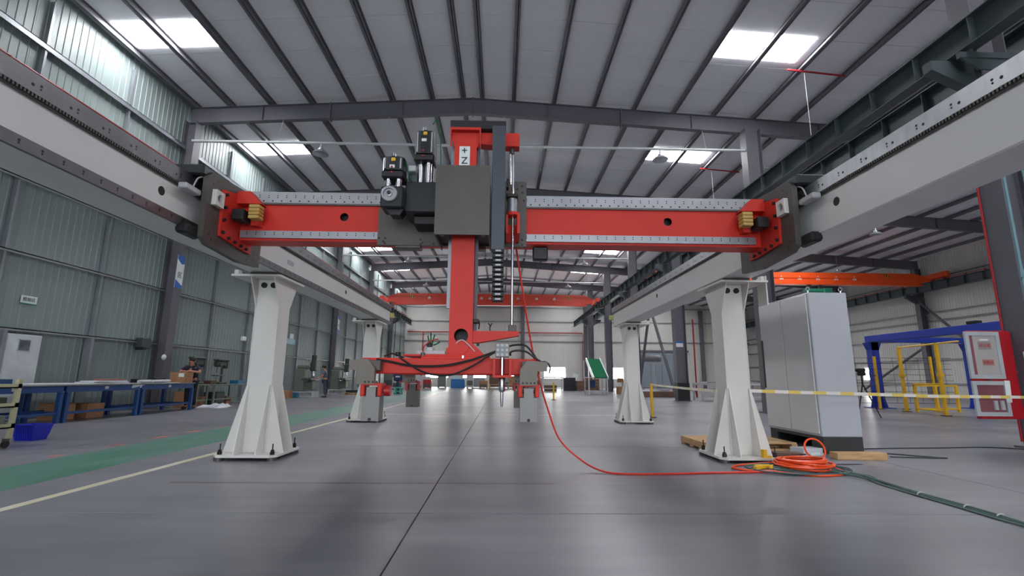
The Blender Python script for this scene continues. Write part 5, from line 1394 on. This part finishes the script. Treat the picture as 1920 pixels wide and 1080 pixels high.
def person(loc, rz, J, label, shirt, trousers, sleeve=.55):
    """J: joint positions, figure faces -Y before rotation"""
    t = thing('person', label, 'person', loc)
    rot = Matrix.Rotation(rz, 4, 'Z'); L = Vector(loc)
    def W(mb):
        mb.v = [rot @ v+L for v in mb.v]; return mb
    P_ = {k: Vector(v) for k, v in J.items()}
    pts = {'pelvis': (P_['pelvis'], (.15, .11)), 'belly': (P_['belly'], (.145, .105)), 'chest': (P_['chest'], (.155, .11)), 'neck': (P_['neck'], .055),
           'jaw': (P_['neck'].lerp(P_['head'], .45)+Vector((0, -.015, 0)), (.075, .085)), 'head': (P_['head'], (.085, .10)), 'crown': (P_['head']+Vector((0, .005, .09)), (.05, .06))}
    ed = [('pelvis', 'belly'), ('belly', 'chest'), ('chest', 'neck'), ('neck', 'jaw'), ('jaw', 'head'), ('head', 'crown')]
    for s in 'LR':
        pts.update({'sh'+s: (P_['sh'+s], .062), 'el'+s: (P_['el'+s], .046), 'wr'+s: (P_['wr'+s], .03), 'ha'+s: (P_['ha'+s], (.038, .02)),
                    'hip'+s: (P_['hip'+s], .085), 'kn'+s: (P_['kn'+s], .06), 'an'+s: (P_['an'+s], .042), 'to'+s: (P_['to'+s], .038)})
        ed += [('chest', 'sh'+s), ('sh'+s, 'el'+s), ('el'+s, 'wr'+s), ('wr'+s, 'ha'+s), ('pelvis', 'hip'+s), ('hip'+s, 'kn'+s), ('kn'+s, 'an'+s), ('an'+s, 'to'+s)]
    body = skin_mesh(pts, ed, 'pelvis')
    hd = P_['head']
    body.ball(hd+Vector((0, -.108, -.01)), (.014, .022, .024), 8, 5)                       # nose
    for k in (-1, 1):
        body.ball(hd+Vector((k*.088, .0, -.005)), (.014, .024, .034), 8, 5)               # ears
    for s in 'LR':                                                                       # five fingers, thumb at the side of the palm
        d = (P_['ha'+s]-P_['wr'+s]).normalized(); side = d.cross(Vector((0, 0, 1)))
        side = side.normalized() if side.length > .1 else Vector((1, 0, 0))
        for i, (o_, ln) in enumerate(((-.026, .062), (-.009, .075), (.009, .07), (.026, .055))):
            a = P_['ha'+s]+side*o_
            body.tube([a, a+d*ln*.55+Vector((0, 0, -.004)), a+d*ln+Vector((0, 0, -.022))], .0085, 6)
        k = -1 if s == 'L' else 1
        a = P_['wr'+s].lerp(P_['ha'+s], .4)+side*k*.03
        body.tube([a, a+side*k*.022+d*.03, a+side*k*.026+d*.055+Vector((0, 0, -.012))], .0095, 6)
    b = W(body).build('body', SKIN, t)
    eyes = MB(); 
    for k in (-1, 1): eyes.ball(hd+Vector((k*.035, -.088, .012)), (.014, .008, .008), 8, 5)
    W(eyes).build('eyes', BLACK, b)
    W(MB().ball(hd+Vector((0, -.092, -.05)), (.026, .008, .006), 8, 5)).build('mouth', mat('lips', (150, 84, 76), .5), b)
    hair = MB()
    hair.ball(hd+Vector((0, .022, .045)), (.104, .115, .095), 14, 9)
    W(hair).build('hair', HAIR, t)
    # shirt
    sp = {'w': (P_['pelvis']+Vector((0, 0, .02)), (.175, .135)), 'b': (P_['belly'], (.172, .13)), 'c': (P_['chest'], (.18, .135)), 'n': (P_['neck']-Vector((0, 0, .035)), .075)}
    se = [('w', 'b'), ('b', 'c'), ('c', 'n')]
    for s in 'LR':
        sp['s'+s] = (P_['sh'+s], .082); sp['e'+s] = (P_['sh'+s].lerp(P_['el'+s], sleeve), .068)
        sp['f'+s] = (P_['sh'+s].lerp(P_['el'+s], sleeve+.12), .066)
        se += [('c', 's'+s), ('s'+s, 'e'+s), ('e'+s, 'f'+s)]
    W(skin_mesh(sp, se, 'w')).build('shirt', shirt, t)
    tp = {'p': (P_['pelvis'], (.17, .13))}; te = []
    for s in 'LR':
        tp.update({'h'+s: (P_['hip'+s]-Vector((0, 0, .02)), .105), 'k'+s: (P_['kn'+s], .082), 'a'+s: (P_['an'+s]+Vector((0, 0, .02)), .07)})
        te += [('p', 'h'+s), ('h'+s, 'k'+s), ('k'+s, 'a'+s)]
    W(skin_mesh(tp, te, 'p')).build('trousers', trousers, t)
    for s in 'LR':
        f = MB(); a = P_['an'+s]; c = P_['to'+s]; dd = (c-a); dd.z = 0; dd.normalize()
        f.ball(Vector((a.x, a.y, .05))+dd*.07, (.052, .052, .05), 10, 6); f.ball(Vector((a.x, a.y, .045))+dd*.15, (.05, .05, .045), 10, 6); f.ball(Vector((a.x, a.y, .06)), (.05, .05, .06), 10, 6)
        for v in f.v: v.z = max(0, v.z)
        W(f).build('shoe', SHOE, t)
    return t
J1 = dict(pelvis=(0, 0, .95), belly=(0, -.03, 1.13), chest=(0, -.10, 1.33), neck=(0, -.14, 1.50), head=(.02, -.20, 1.63),
          shL=(-.19, -.11, 1.41), shR=(.19, -.11, 1.41), elL=(-.30, -.30, 1.24), elR=(.36, -.30, 1.24), wrL=(-.08, -.48, 1.285), wrR=(.12, -.50, 1.285), haL=(.0, -.51, 1.275), haR=(.03, -.53, 1.285),
          hipL=(-.10, 0, .90), hipR=(.10, 0, .90), knL=(-.11, -.03, .49), knR=(.12, -.02, .49), anL=(-.12, .02, .08), anR=(.14, .02, .08), toL=(-.13, -.12, .04), toR=(.15, -.12, .04))
person((-10.78, 17.38, 0), R(8), J1, 'worker in a navy polo shirt leaning on a cardboard box at the far table', NAVY, TROUS)
J2 = dict(pelvis=(0, 0, .95), belly=(0, -.02, 1.13), chest=(0, -.06, 1.33), neck=(0, -.09, 1.50), head=(0, -.14, 1.61),
          shL=(-.19, -.06, 1.41), shR=(.19, -.06, 1.41), elL=(-.24, -.16, 1.14), elR=(.24, -.14, 1.14), wrL=(-.16, -.40, 1.04), wrR=(.16, -.38, 1.04), haL=(-.14, -.47, 1.03), haR=(.14, -.45, 1.03),
          hipL=(-.10, 0, .90), hipR=(.10, 0, .90), knL=(-.11, -.02, .49), knR=(.11, .02, .49), anL=(-.12, .03, .08), anR=(.12, .07, .08), toL=(-.12, -.11, .04), toR=(.12, -.07, .04))
person((-9.72, 27.4, 0), R(-80), J2, 'worker in a grey-blue shirt standing sideways at the milling machine', mat('grey_blue_shirt', (92, 94, 116), .8), JEANS)
bpy.context.view_layer.update()
